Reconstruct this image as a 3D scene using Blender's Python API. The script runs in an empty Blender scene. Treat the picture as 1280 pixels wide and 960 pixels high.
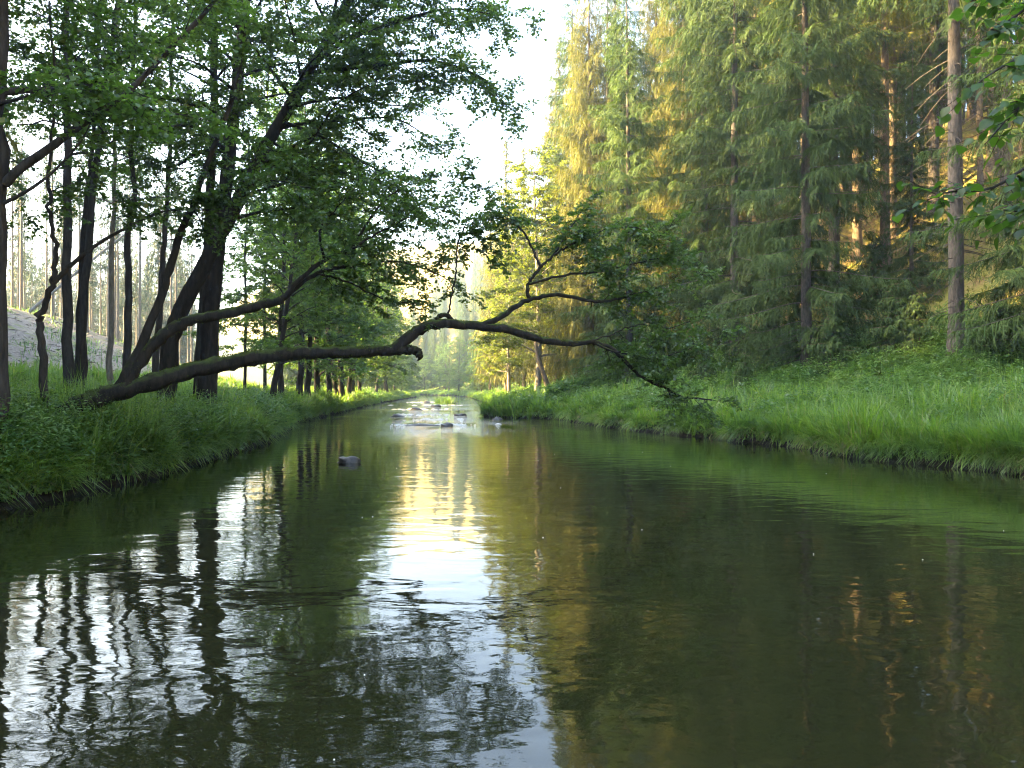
import bpy, math
import numpy as np
PI = math.pi
C = bpy.context.scene.collection
rng = np.random.default_rng(7)

# ------------------------------------------------------------------ camera numbers
FPX, CX, CY, CAMZ = 985.0, 640.0, 486.0, 1.7


def at(px, py, Y):
    return np.array([(px - CX) / FPX * Y, Y, CAMZ + (CY - py) / FPX * Y])


# ------------------------------------------------------------------ terrain
def sstep(x, a, b):
    t = np.clip((x - a) / (b - a), 0, 1)
    return t * t * (3 - 2 * t)


YL = [-60, 0, 11, 15, 18, 24, 29, 33, 38, 54, 98, 170, 220, 300, 420, 600]
XL = [-12, -8.6, -7.1, -6.95, -7.1, -7.7, -8.6, -9.4, -10.6, -12, -16, -20, -36, -75, -150, -260]
YR = [-60, 0, 5, 10, 15.5, 17, 19, 22, 27, 31, 40, 44, 45.6, 47, 48.4, 50, 60, 110, 170, 220, 300, 420, 600]
XR = [8, 5.5, 6, 8.6, 10.3, 9.6, 8.6, 8.2, 6.9, 5.1, 3.2, 2.3, .2, -1.7, -.6, 1.0, 0.2, -4.5, -9.5, -25, -62, -136, -245]


def vnoise(x, y, s, seed=0):
    """cheap smooth 2-D value noise in -1..1"""
    x = np.asarray(x, float) / s; y = np.asarray(y, float) / s
    xi, yi = np.floor(x).astype(np.int64), np.floor(y).astype(np.int64)
    fx, fy = x - xi, y - yi
    fx = fx * fx * (3 - 2 * fx); fy = fy * fy * (3 - 2 * fy)

    def h(a, b):
        n = (a * 374761393 + b * 668265263 + seed * 1442695041) & 0xffffffff
        n = ((n ^ (n >> 13)) * 1274126177) & 0xffffffff
        return ((n ^ (n >> 16)) & 0xffff) / 32767.5 - 1
    return (h(xi, yi) * (1 - fx) + h(xi + 1, yi) * fx) * (1 - fy) + (h(xi, yi + 1) * (1 - fx) + h(xi + 1, yi + 1) * fx) * fy


def xl(Y): return np.interp(Y, YL, XL) + .22 * vnoise(Y, 0 * np.asarray(Y, float), 1.3, 3) + .10 * vnoise(Y, 0 * np.asarray(Y, float), .4, 4)
def xr(Y): return np.interp(Y, YR, XR) + .25 * vnoise(Y, 0 * np.asarray(Y, float), 1.5, 5) + .10 * vnoise(Y, 0 * np.asarray(Y, float), .45, 6)


DLk = [-400, -3, -1, -.1, .12, .5, 1.6, 4, 10, 60, 140, 400]
ZLk = [-1.2, -1.1, -.55, -.2, .36, .62, .85, 1.05, 1.25, 1.6, 6, 40]
DRk = [-400, -3, -1, -.1, .12, .5, 2, 5, 8, 12, 20, 40, 80, 160, 400]
ZRk = [-1.2, -1.1, -.55, -.2, .30, .50, .80, 1.42, 2.4, 5.0, 11.3, 25.5, 46, 62, 80]


def zg(X, Y):
    X = np.asarray(X, float); Y = np.asarray(Y, float)
    dl = xl(Y) - X; dr = X - xr(Y)
    zl = np.interp(dl, DLk, ZLk)
    hf = sstep(Y, 6, 34) * (1 - sstep(Y, 66, 92))
    zl = zl + hf * (.40 * np.maximum(0, np.minimum(dl, 26) - 9.5) + .02 * np.maximum(0, dl - 26))
    zr = np.interp(dr, DRk, ZRk)
    prom = sstep(Y, 43.8, 46) * (1 - sstep(Y, 48.5, 50.5))
    zr = np.where((dr > .1) & (dr < 4), zr * (1 - .5 * prom), zr)
    z = np.where(dl > dr, zl, zr)
    far = np.maximum(0, Y - 300) * .16
    z = z + np.where(np.maximum(dl, dr) > 1, np.minimum(far, 45), 0)
    rough = np.where(np.maximum(dl, dr) > .5, 1, 0)
    return z + rough * (.10 * vnoise(X, Y, 1.7, 1) + .14 * vnoise(X, Y, 5, 2))


def on_ray(px, py, y0=12., y1=160.):
    Y = np.linspace(y0, y1, 1500)
    p = (px - CX) / FPX * Y
    r = CAMZ + (CY - py) / FPX * Y
    g = zg(p, Y)
    k = np.nonzero(g >= r)[0]
    return float(Y[k[0]]) if len(k) else float(y1)


# ------------------------------------------------------------------ mesh building
class MB:
    def __init__(s): s.v = []; s.f = []; s.n = 0

    def add(s, v, f):
        if len(v) == 0: return
        s.v.append(np.asarray(v, np.float32).reshape(-1, 3)); s.f.append(np.asarray(f, np.int64).reshape(-1, 4) + s.n)
        s.n += len(s.v[-1])

    def tube(s, path, rad, k=8, bump=0.0, cap=True):
        path = np.asarray(path, float); rad = np.asarray(rad, float)
        n = len(path)
        t = np.gradient(path, axis=0); t /= np.linalg.norm(t, axis=1, keepdims=True) + 1e-9
        m = np.abs(t.mean(0))
        ref = np.array([0., 0, 1]) if m[2] < .75 else np.array([0., 1, 0])
        u = np.cross(t, ref); u /= np.linalg.norm(u, axis=1, keepdims=True) + 1e-9
        w = np.cross(u, t)
        a = np.arange(k) * 2 * PI / k
        rr = rad[:, None] * np.ones(k)
        if bump: rr = rr * (1 + bump * rng.uniform(-1, 1, (n, k)))
        v = path[:, None] + rr[..., None] * (np.cos(a)[None, :, None] * u[:, None] + np.sin(a)[None, :, None] * w[:, None])
        i = np.arange(n - 1)[:, None] * k; j = np.arange(k)[None]; j2 = (j + 1) % k
        f = np.stack([i + j, i + j2, i + k + j2, i + k + j], -1).reshape(-1, 4)
        v = v.reshape(-1, 3)
        if cap:
            v = np.concatenate([v, path[-1:] + t[-1] * rad[-1] * .6])
            c = n * k; b = (n - 1) * k; j = np.arange(0, k, 2)
            fc = np.stack([b + j, b + (j + 1) % k, b + (j + 2) % k, np.full(len(j), c)], -1)
            f = np.concatenate([f, fc])
        s.add(v, f)

    def obj(s, name, mat, parent=None, smooth=False, tag=None):
        v = np.concatenate(s.v) if s.v else np.zeros((0, 3), np.float32)
        f = np.concatenate(s.f) if s.f else np.zeros((0, 4), np.int64)
        me = bpy.data.meshes.new(name)
        me.vertices.add(len(v)); me.vertices.foreach_set('co', v.ravel())
        me.loops.add(len(f) * 4); me.loops.foreach_set('vertex_index', f.ravel().astype(np.int32))
        me.polygons.add(len(f)); me.polygons.foreach_set('loop_start', np.arange(len(f), dtype=np.int32) * 4)
        if smooth: me.polygons.foreach_set('use_smooth', np.ones(len(f), bool))
        me.update(calc_edges=True)
        if mat: me.materials.append(mat)
        o = bpy.data.objects.new(name, me); C.objects.link(o)
        if parent: o.parent = parent
        return o


def crom(pts, n):
    p = np.asarray(pts, float)
    if len(p) == 2: return p[0] + (p[1] - p[0]) * np.linspace(0, 1, n)[:, None]
    q = np.concatenate([[2 * p[0] - p[1]], p, [2 * p[-1] - p[-2]]])
    u = np.linspace(0, len(p) - 1 - 1e-6, n); i = u.astype(int); t = (u - i)[:, None]
    a, b, c, d = q[i], q[i + 1], q[i + 2], q[i + 3]
    return .5 * (2 * b + (c - a) * t + (2 * a - 5 * b + 4 * c - d) * t ** 2 + (3 * b - a - 3 * c + d) * t ** 3)


def norm(a): return a / (np.linalg.norm(a, axis=-1, keepdims=True) + 1e-9)


def kites(mb, p, d, nrm, ln, wd, fold=.12):
    """leaf blades: base, side, tip, side"""
    d = norm(d); w = norm(np.cross(nrm, d)); nn = np.cross(d, w)
    ln = np.asarray(ln)[..., None]; wd = np.asarray(wd)[..., None]
    a = p; c = p + d * ln; m = p + d * ln * .45
    b = m + w * wd * .5 + nn * wd * fold; e = m - w * wd * .5 + nn * wd * fold
    v = np.stack([a, b, c, e], 1)
    f = np.arange(len(p) * 4).reshape(-1, 4)
    mb.add(v.reshape(-1, 3), f)


def prisms(mb, p, q, r):
    """thin straight twigs as strips of two crossed quads"""
    d = norm(q - p); u = norm(np.cross(d, np.array([.3, .5, .8]))); w = np.cross(d, u)
    r = np.asarray(r)[..., None]
    for s in (u, w):
        v = np.stack([p - s * r, p + s * r, q + s * r * .4, q - s * r * .4], 1)
        mb.add(v.reshape(-1, 3), np.arange(len(p) * 4).reshape(-1, 4))


def leaves_on_twigs(mb, S, D, L, per, size, r, droop=.25, flat=.55):
    N = len(S)
    if N == 0: return
    t = np.tile((np.arange(per) + .5) / per * .92 + .08, (N, 1)) + r.uniform(-.04, .04, (N, per))
    pos = S[:, None] + D[:, None] * (L[:, None] * t)[..., None]
    pos[..., 2] -= droop * L[:, None] * t ** 2
    side = norm(np.cross(D, np.array([0, 0, 1.])) + r.normal(0, .15, (N, 3)))
    sg = np.where(np.arange(per) % 2 == 0, 1., -1.)
    d = D[:, None] * .55 + side[:, None] * sg[None, :, None] * .8 + r.normal(0, .35, (N, per, 3))
    d[..., 2] -= .3
    nrm = np.array([0, 0, 1.]) + r.normal(0, flat, (N, per, 3))
    ln = size * r.uniform(.65, 1.25, (N, per))
    kites(mb, pos.reshape(-1, 3), d.reshape(-1, 3), nrm.reshape(-1, 3), ln.ravel(), ln.ravel() * r.uniform(.62, .85, N * per))


def limb_foliage(wood, leaf, path, r0, r, t0=.25, step=.33, sublen=1.0, twig=.5, twstep=.14, per=8, size=.08, flat=.5, wood_k=4, updown=.15, tipk=1.):
    """sub-branches along a limb, twigs along these, leaves along the twigs"""
    path = np.asarray(path, float)
    seg = np.linalg.norm(np.diff(path, axis=0), axis=1); cum = np.concatenate([[0], np.cumsum(seg)]); T = cum[-1]
    S, D, L = [], [], []
    n = max(2, int(T * (1 - t0) / step)); sgn = 1
    for k in range(n + 1):
        s = T * (t0 + (1 - t0) * (k + r.uniform(-.3, .3)) / n); s = min(max(s, 0), T)
        p = np.array([np.interp(s, cum, path[:, i]) for i in range(3)])
        q = np.array([np.interp(min(s + .15, T), cum, path[:, i]) for i in range(3)])
        q0 = np.array([np.interp(max(s - .15, 0), cum, path[:, i]) for i in range(3)])
        d0 = norm(q - q0); sd = norm(np.cross(d0, np.array([0, 0, 1.])) + 1e-4); sgn = -sgn
        if k == n: d = d0
        else:
            d = norm(d0 * r.uniform(.35, .8) + sd * sgn * r.uniform(.5, 1.) + np.array([0, 0, r.normal(.05, updown + .25)]))
        ln = sublen * r.uniform(.55, 1.2) * (1 - .45 * (s / T)) * (tipk if k == n else 1)
        m = 5; tt = np.linspace(0, 1, m)[:, None]
        sp = p + d * ln * tt + np.array([0, 0, -1.]) * (ln * r.uniform(.02, .22)) * tt ** 2 + r.normal(0, .03 * ln, (m, 3)) * tt
        rb = max(.006, r0 * .32 * (1 - .6 * s / T))
        wood.tube(sp, np.linspace(rb, rb * .3, m), wood_k, cap=False)
        nt = max(2, int(ln / twstep))
        ut = r.uniform(.12, 1., nt); ut[-1] = 1.
        P = np.stack([np.interp(ut, tt[:, 0], sp[:, i]) for i in range(3)], 1)
        sd2 = norm(np.cross(d, np.array([0, 0, 1.])) + 1e-4)
        sg = np.where(np.arange(nt) % 2 == 0, 1., -1.)[:, None]
        tD = norm(d * r.uniform(.3, .9, (nt, 1)) + sd2 * sg * r.uniform(.4, 1., (nt, 1)) + np.stack([r.normal(0, .15, nt), r.normal(0, .15, nt), r.normal(.05, updown + .15, nt)], 1))
        S.append(P); D.append(tD); L.append(twig * r.uniform(.6, 1.3, nt))
    S = np.concatenate(S); D = np.concatenate(D); L = np.concatenate(L)
    q = 5; N0 = len(S)                                  # every twig carries its own side shoots
    tq = np.tile(np.linspace(.2, 1., q), (N0, 1)) + r.uniform(-.06, .06, (N0, q))
    sd3 = norm(np.cross(D, np.array([0, 0, 1.])) + r.normal(0, .2, (N0, 3)))
    sq = np.where(np.arange(q) % 2 == 0, 1., -1.)
    S2 = S[:, None] + D[:, None] * (L[:, None] * tq)[..., None]
    S2[..., 2] -= .22 * L[:, None] * tq ** 2
    D2 = norm(D[:, None] * r.uniform(.35, .9, (N0, q, 1)) + sd3[:, None] * sq[None, :, None] * r.uniform(.5, 1., (N0, q, 1)) + r.normal(0, .28, (N0, q, 3)))
    L2 = (L[:, None] * r.uniform(.45, .8, (N0, q)) * (1.05 - .4 * tq)).ravel()
    S2 = S2.reshape(-1, 3); D2 = D2.reshape(-1, 3)
    if wood_k: prisms(wood, S2, S2 + D2 * L2[:, None] * .85, np.full(len(S2), .003))
    leaves_on_twigs(leaf, S2, D2, L2, max(4, per - 2), size, r, flat=flat)
    prisms(wood, S, S + D * L[:, None] * .8, np.full(len(S), .0045 + .002 * size / .08))
    leaves_on_twigs(leaf, S, D, L, per, size, r, flat=flat)


def broadleaf(wood, leaf, trunk, r0, r1, r, z0, nl=14, reach=3.2, k=9, size=.085, per=8, bias=(0, 0), twstep=.16, step=.36, rise=.5, sublen=1.1, twig=.5, droop=.35):
    """limbs out of a given trunk path above height z0 (local coordinates)"""
    n = max(8, len(trunk) * 5)
    path = crom(trunk, n); path[1:-1, :2] += r.normal(0, .025, (n - 2, 2))
    t = np.linspace(0, 1, n)
    rad = r1 + (r0 - r1) * (1 - t) ** 1.1 + r0 * .35 * np.exp(-t * n * .55)
    wood.tube(path, rad, k, .05)
    H = path[-1, 2]; zz = np.linspace(z0, H * .98, nl)
    for i, z in enumerate(zz):
        z = z + r.uniform(-.4, .4)
        p = np.array([np.interp(z, path[:, 2], path[:, j]) for j in range(3)]) if path[-1, 2] > path[0, 2] else path[-1]
        f = np.clip((z - z0) / max(.1, H - z0), 0, 1)
        a = i * 2.4 + r.uniform(-.5, .5)
        h = np.array([math.cos(a) + bias[0], math.sin(a) + bias[1], 0]); h = norm(h)
        ln = reach * r.uniform(.65, 1.15) * (1 - .62 * f ** 1.3)
        up = rise * r.uniform(.5, 1.4) + .9 * f
        m = 7; tt = np.linspace(0, 1, m)[:, None]
        lp = p + h * ln * tt + np.array([0, 0, 1.]) * ln * (up * tt - droop * tt ** 2) + r.normal(0, .06 * ln / 3, (m, 3)) * tt
        rb = np.interp(z, path[:, 2], rad) * r.uniform(.28, .45)
        wood.tube(lp, np.linspace(rb, rb * .22, m), 5, cap=False)
        limb_foliage(wood, leaf, lp, rb, r, t0=.22, step=step, sublen=sublen * (.6 + .4 * ln / reach), twig=twig, twstep=twstep, per=per, size=size)


# ------------------------------------------------------------------ spruce
def spruce(wood, leaf, H, zb, r, Lmax=3.4, whorl=.42, per=6, twstep=.10, twl=.72, r0=.3, nseg=4, shoots=True, dead=0, k=9, wid=.028, droop=1.6, dens=1., lean=None):
    n = 26; t = np.linspace(0, 1, n)
    path = np.stack([.12 * np.sin(t * 3 + r.uniform(0, 6)) * t, .12 * np.sin(t * 2.3 + r.uniform(0, 6)) * t, H * t], 1)
    wood.tube(path, r0 * ((1 - t) ** .85 * .93 + .02) + r0 * .5 * np.exp(-t * H / .55), k, .06)
    for i in range(dead):
        z = r.uniform(.12, 1.) * zb + .6; a = r.uniform(0, 2 * PI); ln = r.uniform(.5, 2.2)
        h = np.array([math.cos(a), math.sin(a), 0]); tt = np.linspace(0, 1, 4)[:, None]
        bp = np.array([np.interp(z, path[:, 2], path[:, 0]), np.interp(z, path[:, 2], path[:, 1]), z]) + h * ln * tt + np.array([0, 0, -1.]) * ln * (.1 * tt + .22 * tt ** 2)
        wood.tube(bp, np.linspace(.018, .005, 4), 3, cap=False)
    S, D, L, B = [], [], [], []
    z = zb
    while z < H - .3:
        f = (z - zb) / (H - zb)
        prof = (1 - f) ** .75 * (1 if f > .12 else .75 + 2.1 * f)
        nb = per if f < .8 else per - 2
        a0 = r.uniform(0, 6.28)
        for j in range(nb):
            if r.uniform() > dens: continue
            a = a0 + j * 2 * PI / nb + r.uniform(-.35, .35)
            ln = max(.25, Lmax * prof * r.uniform(.42, 1.15))
            h = np.array([math.cos(a), math.sin(a), 0]); zz = z + r.uniform(-.25, .25)
            m = 8; tt = np.linspace(0, 1, m)
            sag = .55 * (1 - f) + .05
            dz = ln * (.12 * tt - sag * tt ** 1.6 + (.30 * sag + .08) * tt ** 3)
            side = np.array([-h[1], h[0], 0]) * r.normal(0, .12)
            bp = np.array([np.interp(zz, path[:, 2], path[:, 0]), np.interp(zz, path[:, 2], path[:, 1]), zz]) + h * (ln * tt)[:, None] + side * (ln * tt ** 2)[:, None]
            bp[:, 2] += dz
            rb = .012 + .012 * ln / 3
            wood.tube(bp, np.linspace(rb, rb * .3, m), 4, cap=False)
            nt = max(3, int(ln / twstep)); u = np.linspace(.14, 1, nt) + r.uniform(-.02, .02, nt)
            u = np.clip(u, 0, 1)
            P = np.stack([np.interp(u, tt, bp[:, c]) for c in range(3)], 1)
            T = norm(np.stack([np.gradient(bp[:, c]) for c in range(3)], 1))
            Tu = norm(np.stack([np.interp(u, tt, T[:, c]) for c in range(3)], 1))
            for sg in (-1, 1):
                sd = norm(np.cross(Tu, np.array([0, 0, 1.]))) * sg
                S.append(P); B.append(Tu)
                D.append(norm(Tu * r.uniform(.45, .9, (nt, 1)) + sd * r.uniform(.55, 1., (nt, 1))))
                L.append(twl * (.35 + .65 * np.sin(np.clip(u, 0, 1) * PI * .82 + .25)) * r.uniform(.55, 1.25, nt) * min(1., .45 + ln / 3.))
        z += whorl * r.uniform(.75, 1.25) * (1 - .35 * f)
    S = np.concatenate(S); D = np.concatenate(D); L = np.concatenate(L); B = np.concatenate(B)
    N = len(S)
    sag = droop * r.uniform(.35, 1.15, N)
    tk = np.linspace(0, 1, nseg + 1)
    pts = S[:, None] + D[:, None] * (L[:, None] * (tk - .25 * sag[:, None] * tk ** 2))[..., None]
    pts[..., 2] -= L[:, None] * sag[:, None] * tk ** 1.6
    wdir = norm(np.cross(D, norm(r.normal(0, 1, (N, 3)) * .5 + np.array([0, 0, .6]) + B * .3)))
    wk = np.concatenate([[.6], np.ones(nseg - 1) * .8, [.25]]) * wid * .5
    A = pts - wdir[:, None] * wk[None, :, None]; Bq = pts + wdir[:, None] * wk[None, :, None]
    v = np.stack([A, Bq], 2).reshape(-1, 3)
    base = (np.arange(N) * (nseg + 1) * 2)[:, None] + np.arange(nseg)[None] * 2
    f = np.stack([base, base + 1, base + 3, base + 2], -1).reshape(-1, 4)
    leaf.add(v, f)
    if shoots:
        for kk in range(nseg):
            p = pts[:, kk] * .4 + pts[:, kk + 1] * .6
            tg = norm(pts[:, kk + 1] - pts[:, kk])
            for sg in (-1, 1, -1, 1)[:4 if nseg > 2 else 2]:
                p = pts[:, kk] + (pts[:, kk + 1] - pts[:, kk]) * r.uniform(.1, .95, (N, 1))
                d = norm(tg * .75 + wdir * sg * r.uniform(.35, .9, (N, 1)) + r.normal(0, .22, (N, 3)))
                d[:, 2] -= .35
                kites(leaf, p, d, r.normal(0, 1, (N, 3)) * .4 + np.cross(wdir, tg), L * r.uniform(.16, .36, N) + .03, np.full(N, wid * .68), .05)


# ------------------------------------------------------------------ materials
def newmat(name):
    m = bpy.data.materials.new(name); m.use_nodes = True
    nt = m.node_tree; nt.nodes.clear()
    o = nt.nodes.new('ShaderNodeOutputMaterial')
    return m, nt, o


def nd(nt, typ, **kw):
    n = nt.nodes.new(typ)
    for k, v in kw.items():
        if k.startswith('_'): setattr(n, k[1:], v)
        else:
            n.inputs[k.replace('__', ' ')].default_value = v
    return n


def mixc(nt, fac, a, b):
    n = nt.nodes.new('ShaderNodeMix'); n.data_type = 'RGBA'
    for sock, val in ((n.inputs[0], fac), (n.inputs[6], a), (n.inputs[7], b)):
        if hasattr(val, 'is_linked') or isinstance(val, bpy.types.NodeSocket): nt.links.new(val, sock)
        elif isinstance(val, (int, float)): sock.default_value = val
        else: sock.default_value = (*val, 1)
    return n.outputs[2]


def ramp(nt, sock, a, b):
    n = nd(nt, 'ShaderNodeMapRange'); n.inputs[1].default_value = a; n.inputs[2].default_value = b
    nt.links.new(sock, n.inputs[0]); return n.outputs[0]


def noise(nt, scale, detail=3., coord='Object', rough=.55):
    tc = nt.nodes.new('ShaderNodeTexCoord'); n = nt.nodes.new('ShaderNodeTexNoise')
    n.inputs['Scale'].default_value = scale; n.inputs['Detail'].default_value = detail; n.inputs['Roughness'].default_value = rough
    nt.links.new(tc.outputs[coord], n.inputs['Vector'])
    return n.outputs['Fac']


def leafmat(name, c1, c2, trans=.4, gloss=.05, rough=.4, c3=None, tcol=1.35, objvar=.3, patch=None):
    m, nt, out = newmat(name)
    g = nt.nodes.new('ShaderNodeNewGeometry'); oi = nt.nodes.new('ShaderNodeObjectInfo')
    col = mixc(nt, g.outputs['Random Per Island'], c1, c2)
    if c3:
        col = mixc(nt, ramp(nt, g.outputs['Random Per Island'], .93, .97), col, c3)
    if patch:
        col = mixc(nt, ramp(nt, noise(nt, 1.1, 5., rough=.7), .40, .60), col, mixc(nt, g.outputs['Random Per Island'], *patch))
    hs = nt.nodes.new('ShaderNodeHueSaturation')
    mr = nd(nt, 'ShaderNodeMapRange'); mr.inputs[3].default_value = 1 - objvar; mr.inputs[4].default_value = 1 + objvar
    nt.links.new(oi.outputs['Random'], mr.inputs[0]); nt.links.new(mr.outputs[0], hs.inputs['Value'])
    nt.links.new(col, hs.inputs['Color']); col = hs.outputs['Color']
    d = nt.nodes.new('ShaderNodeBsdfDiffuse'); t = nt.nodes.new('ShaderNodeBsdfTranslucent')
    nt.links.new(col, d.inputs['Color'])
    mm = nt.nodes.new('ShaderNodeMix'); mm.data_type = 'RGBA'; mm.blend_type = 'MULTIPLY'; mm.inputs[0].default_value = 1
    nt.links.new(col, mm.inputs[6]); mm.inputs[7].default_value = (tcol * 1.05, tcol * 1.15, tcol * .55, 1)
    nt.links.new(mm.outputs[2], t.inputs['Color'])
    mx = nt.nodes.new('ShaderNodeMixShader'); mx.inputs[0].default_value = trans
    nt.links.new(d.outputs[0], mx.inputs[1]); nt.links.new(t.outputs[0], mx.inputs[2])
    gl = nt.nodes.new('ShaderNodeBsdfGlossy'); gl.inputs['Roughness'].default_value = rough
    mg = nt.nodes.new('ShaderNodeMixShader'); mg.inputs[0].default_value = gloss
    nt.links.new(mx.outputs[0], mg.inputs[1]); nt.links.new(gl.outputs[0], mg.inputs[2])
    nt.links.new(mg.outputs[0], out.inputs['Surface'])
    return m


def barkmat(name, c1, c2, moss=None, mossup=(.2, .8), scale=6., stretch=.25, bump=.03):
    m, nt, out = newmat(name)
    tc = nt.nodes.new('ShaderNodeTexCoord'); mp = nt.nodes.new('ShaderNodeMapping')
    mp.inputs['Scale'].default_value = (1, 1, stretch)
    nt.links.new(tc.outputs['Object'], mp.inputs['Vector'])
    n = nt.nodes.new('ShaderNodeTexNoise'); n.inputs['Scale'].default_value = scale * 2; n.inputs['Detail'].default_value = 6; n.inputs['Roughness'].default_value = .65
    nt.links.new(mp.outputs[0], n.inputs['Vector'])
    col = mixc(nt, ramp(nt, n.outputs['Fac'], .33, .68), c1, c2)
    if moss:
        g = nt.nodes.new('ShaderNodeNewGeometry'); sx = nt.nodes.new('ShaderNodeSeparateXYZ'); nt.links.new(g.outputs['Normal'], sx.inputs[0])
        n2 = noise(nt, 5., 4.)
        ad = nt.nodes.new('ShaderNodeMath'); ad.operation = 'ADD'
        mu = nt.nodes.new('ShaderNodeMath'); mu.operation = 'MULTIPLY_ADD'; mu.inputs[1].default_value = 1.6; mu.inputs[2].default_value = -.8
        nt.links.new(n2, mu.inputs[0]); nt.links.new(mu.outputs[0], ad.inputs[0]); nt.links.new(sx.outputs[2], ad.inputs[1])
        col = mixc(nt, ramp(nt, ad.outputs[0], *mossup), col, moss)
    b = nt.nodes.new('ShaderNodeBump'); b.inputs['Strength'].default_value = .9; b.inputs['Distance'].default_value = bump
    nt.links.new(n.outputs['Fac'], b.inputs['Height'])
    p = nd(nt, 'ShaderNodeBsdfPrincipled', Roughness=.9); p.inputs['Specular IOR Level'].default_value = .2
    nt.links.new(col, p.inputs['Base Color']); nt.links.new(b.outputs[0], p.inputs['Normal'])
    nt.links.new(p.outputs[0], out.inputs['Surface'])
    return m


M = {}
M['alder'] = leafmat('alder_leaf', (.048, .098, .020), (.092, .155, .030), .5, .05, .4, tcol=1.5)
M['broad'] = leafmat('broad_leaf', (.044, .084, .018), (.082, .136, .027), .55, .04, .4, tcol=1.5)
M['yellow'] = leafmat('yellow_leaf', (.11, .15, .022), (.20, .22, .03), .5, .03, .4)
M['near'] = leafmat('near_leaf', (.035, .080, .014), (.072, .135, .020), .5, .04, .3, tcol=1.6)
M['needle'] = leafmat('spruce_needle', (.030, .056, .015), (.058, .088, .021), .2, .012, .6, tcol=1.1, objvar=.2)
M['needle_sun'] = leafmat('spruce_needle_sunlit', (.064, .076, .014), (.120, .110, .018), .3, .012, .6, tcol=1.2, objvar=.2)  # lit copy of the needles, golden sunlight put into the colour
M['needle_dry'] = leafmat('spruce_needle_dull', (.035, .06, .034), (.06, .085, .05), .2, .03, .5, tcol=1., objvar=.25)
M['grass'] = leafmat('grass_blade', (.10, .185, .018), (.195, .295, .036), .5, .05, .4, c3=(.26, .23, .10), objvar=0, patch=((.068, .14, .028), (.13, .22, .05)))
M['herb'] = leafmat('herb_leaf', (.035, .09, .024), (.075, .155, .04), .4, .05, .4, objvar=0, patch=((.075, .14, .03), (.14, .22, .05)))
M['floor'] = leafmat('moss_tuft', (.09, .11, .02), (.17, .17, .035), .35, .02, .6, objvar=0)
M['drygrass'] = leafmat('dry_grass', (.10, .075, .035), (.30, .25, .14), .3, .02, .6, objvar=0)
M['moss_tuft'] = leafmat('moss_tuft', (.035, .05, .008), (.075, .10, .016), .3, .0, .8, objvar=0)
M['litter'] = leafmat('wood_litter', (.10, .085, .07), (.22, .195, .16), .0, .0, .8, objvar=0)
M['bark'] = barkmat('dark_bark', (.014, .012, .010), (.050, .043, .035), (.035, .05, .012), (.75, 1.4))
M['moss'] = barkmat('mossy_bark', (.007, .006, .005), (.028, .023, .017), (.055, .080, .012), (.40, 1.05))
M['spruce_bark'] = barkmat('spruce_bark', (.055, .043, .030), (.15, .115, .075), None, scale=9)
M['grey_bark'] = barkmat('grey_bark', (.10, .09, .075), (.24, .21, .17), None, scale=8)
M['dead'] = barkmat('bleached_wood', (.25, .22, .18), (.42, .38, .32), None, scale=7)

# stone
m, nt, out = newmat('wet_stone'); p = nd(nt, 'ShaderNodeBsdfPrincipled', Roughness=.45)
col = mixc(nt, ramp(nt, noise(nt, 14, 6), .35, .65), (.018, .017, .015), (.055, .05, .045))
b = nd(nt, 'ShaderNodeBump', Strength=.8, Distance=.02); nt.links.new(noise(nt, 22, 6), b.inputs['Height'])
nt.links.new(col, p.inputs['Base Color']); nt.links.new(b.outputs[0], p.inputs['Normal']); nt.links.new(p.outputs[0], out.inputs[0]); M['stone'] = m
# foam, also used for the painted riffle sparkle
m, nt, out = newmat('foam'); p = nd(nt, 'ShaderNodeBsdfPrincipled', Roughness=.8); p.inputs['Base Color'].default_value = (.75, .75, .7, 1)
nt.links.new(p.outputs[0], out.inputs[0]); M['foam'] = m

# ground
m, nt, out = newmat('ground'); p = nd(nt, 'ShaderNodeBsdfPrincipled', Roughness=.95); p.inputs['Specular IOR Level'].default_value = .1
at1 = nt.nodes.new('ShaderNodeAttribute'); at1.attribute_name = 'clearing'
at2 = nt.nodes.new('ShaderNodeAttribute'); at2.attribute_name = 'slope'
n1 = noise(nt, .9, 6); n2 = noise(nt, 6, 5); n3 = noise(nt, .22, 3)
soil = mixc(nt, ramp(nt, n2, .35, .65), (.028, .022, .014), (.075, .058, .034))
green = mixc(nt, ramp(nt, n2, .3, .7), (.045, .07, .014), (.10, .13, .03))
base = mixc(nt, ramp(nt, n1, .40, .55), soil, green)
floor_ = mixc(nt, ramp(nt, n1, .40, .58), (.13, .085, .04), (.14, .14, .025))
floor_ = mixc(nt, ramp(nt, n2, .35, .75), floor_, (.17, .15, .05))
c_ = mixc(nt, at2.outputs['Fac'], base, floor_)
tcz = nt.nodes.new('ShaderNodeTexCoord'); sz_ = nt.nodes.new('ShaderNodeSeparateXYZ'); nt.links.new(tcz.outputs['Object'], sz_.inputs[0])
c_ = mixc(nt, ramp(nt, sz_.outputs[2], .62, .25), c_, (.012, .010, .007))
bare = mixc(nt, ramp(nt, n2, .35, .65), (.16, .135, .11), (.27, .235, .195))
bare = mixc(nt, ramp(nt, n1, .52, .62), bare, (.16, .17, .07))
c_ = mixc(nt, at1.outputs['Fac'], c_, bare)
b = nd(nt, 'ShaderNodeBump', Strength=1., Distance=.12); nt.links.new(n2, b.inputs['Height'])
nt.links.new(c_, p.inputs['Base Color']); nt.links.new(b.outputs[0], p.inputs['Normal']); nt.links.new(p.outputs[0], out.inputs[0]); M['ground'] = m

# water
m, nt, out = newmat('river_water'); p = nd(nt, 'ShaderNodeBsdfPrincipled', Roughness=.03, IOR=1.333)
p.inputs['Base Color'].default_value = (.0135, .0145, .005, 1)
tc = nt.nodes.new('ShaderNodeTexCoord')


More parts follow.
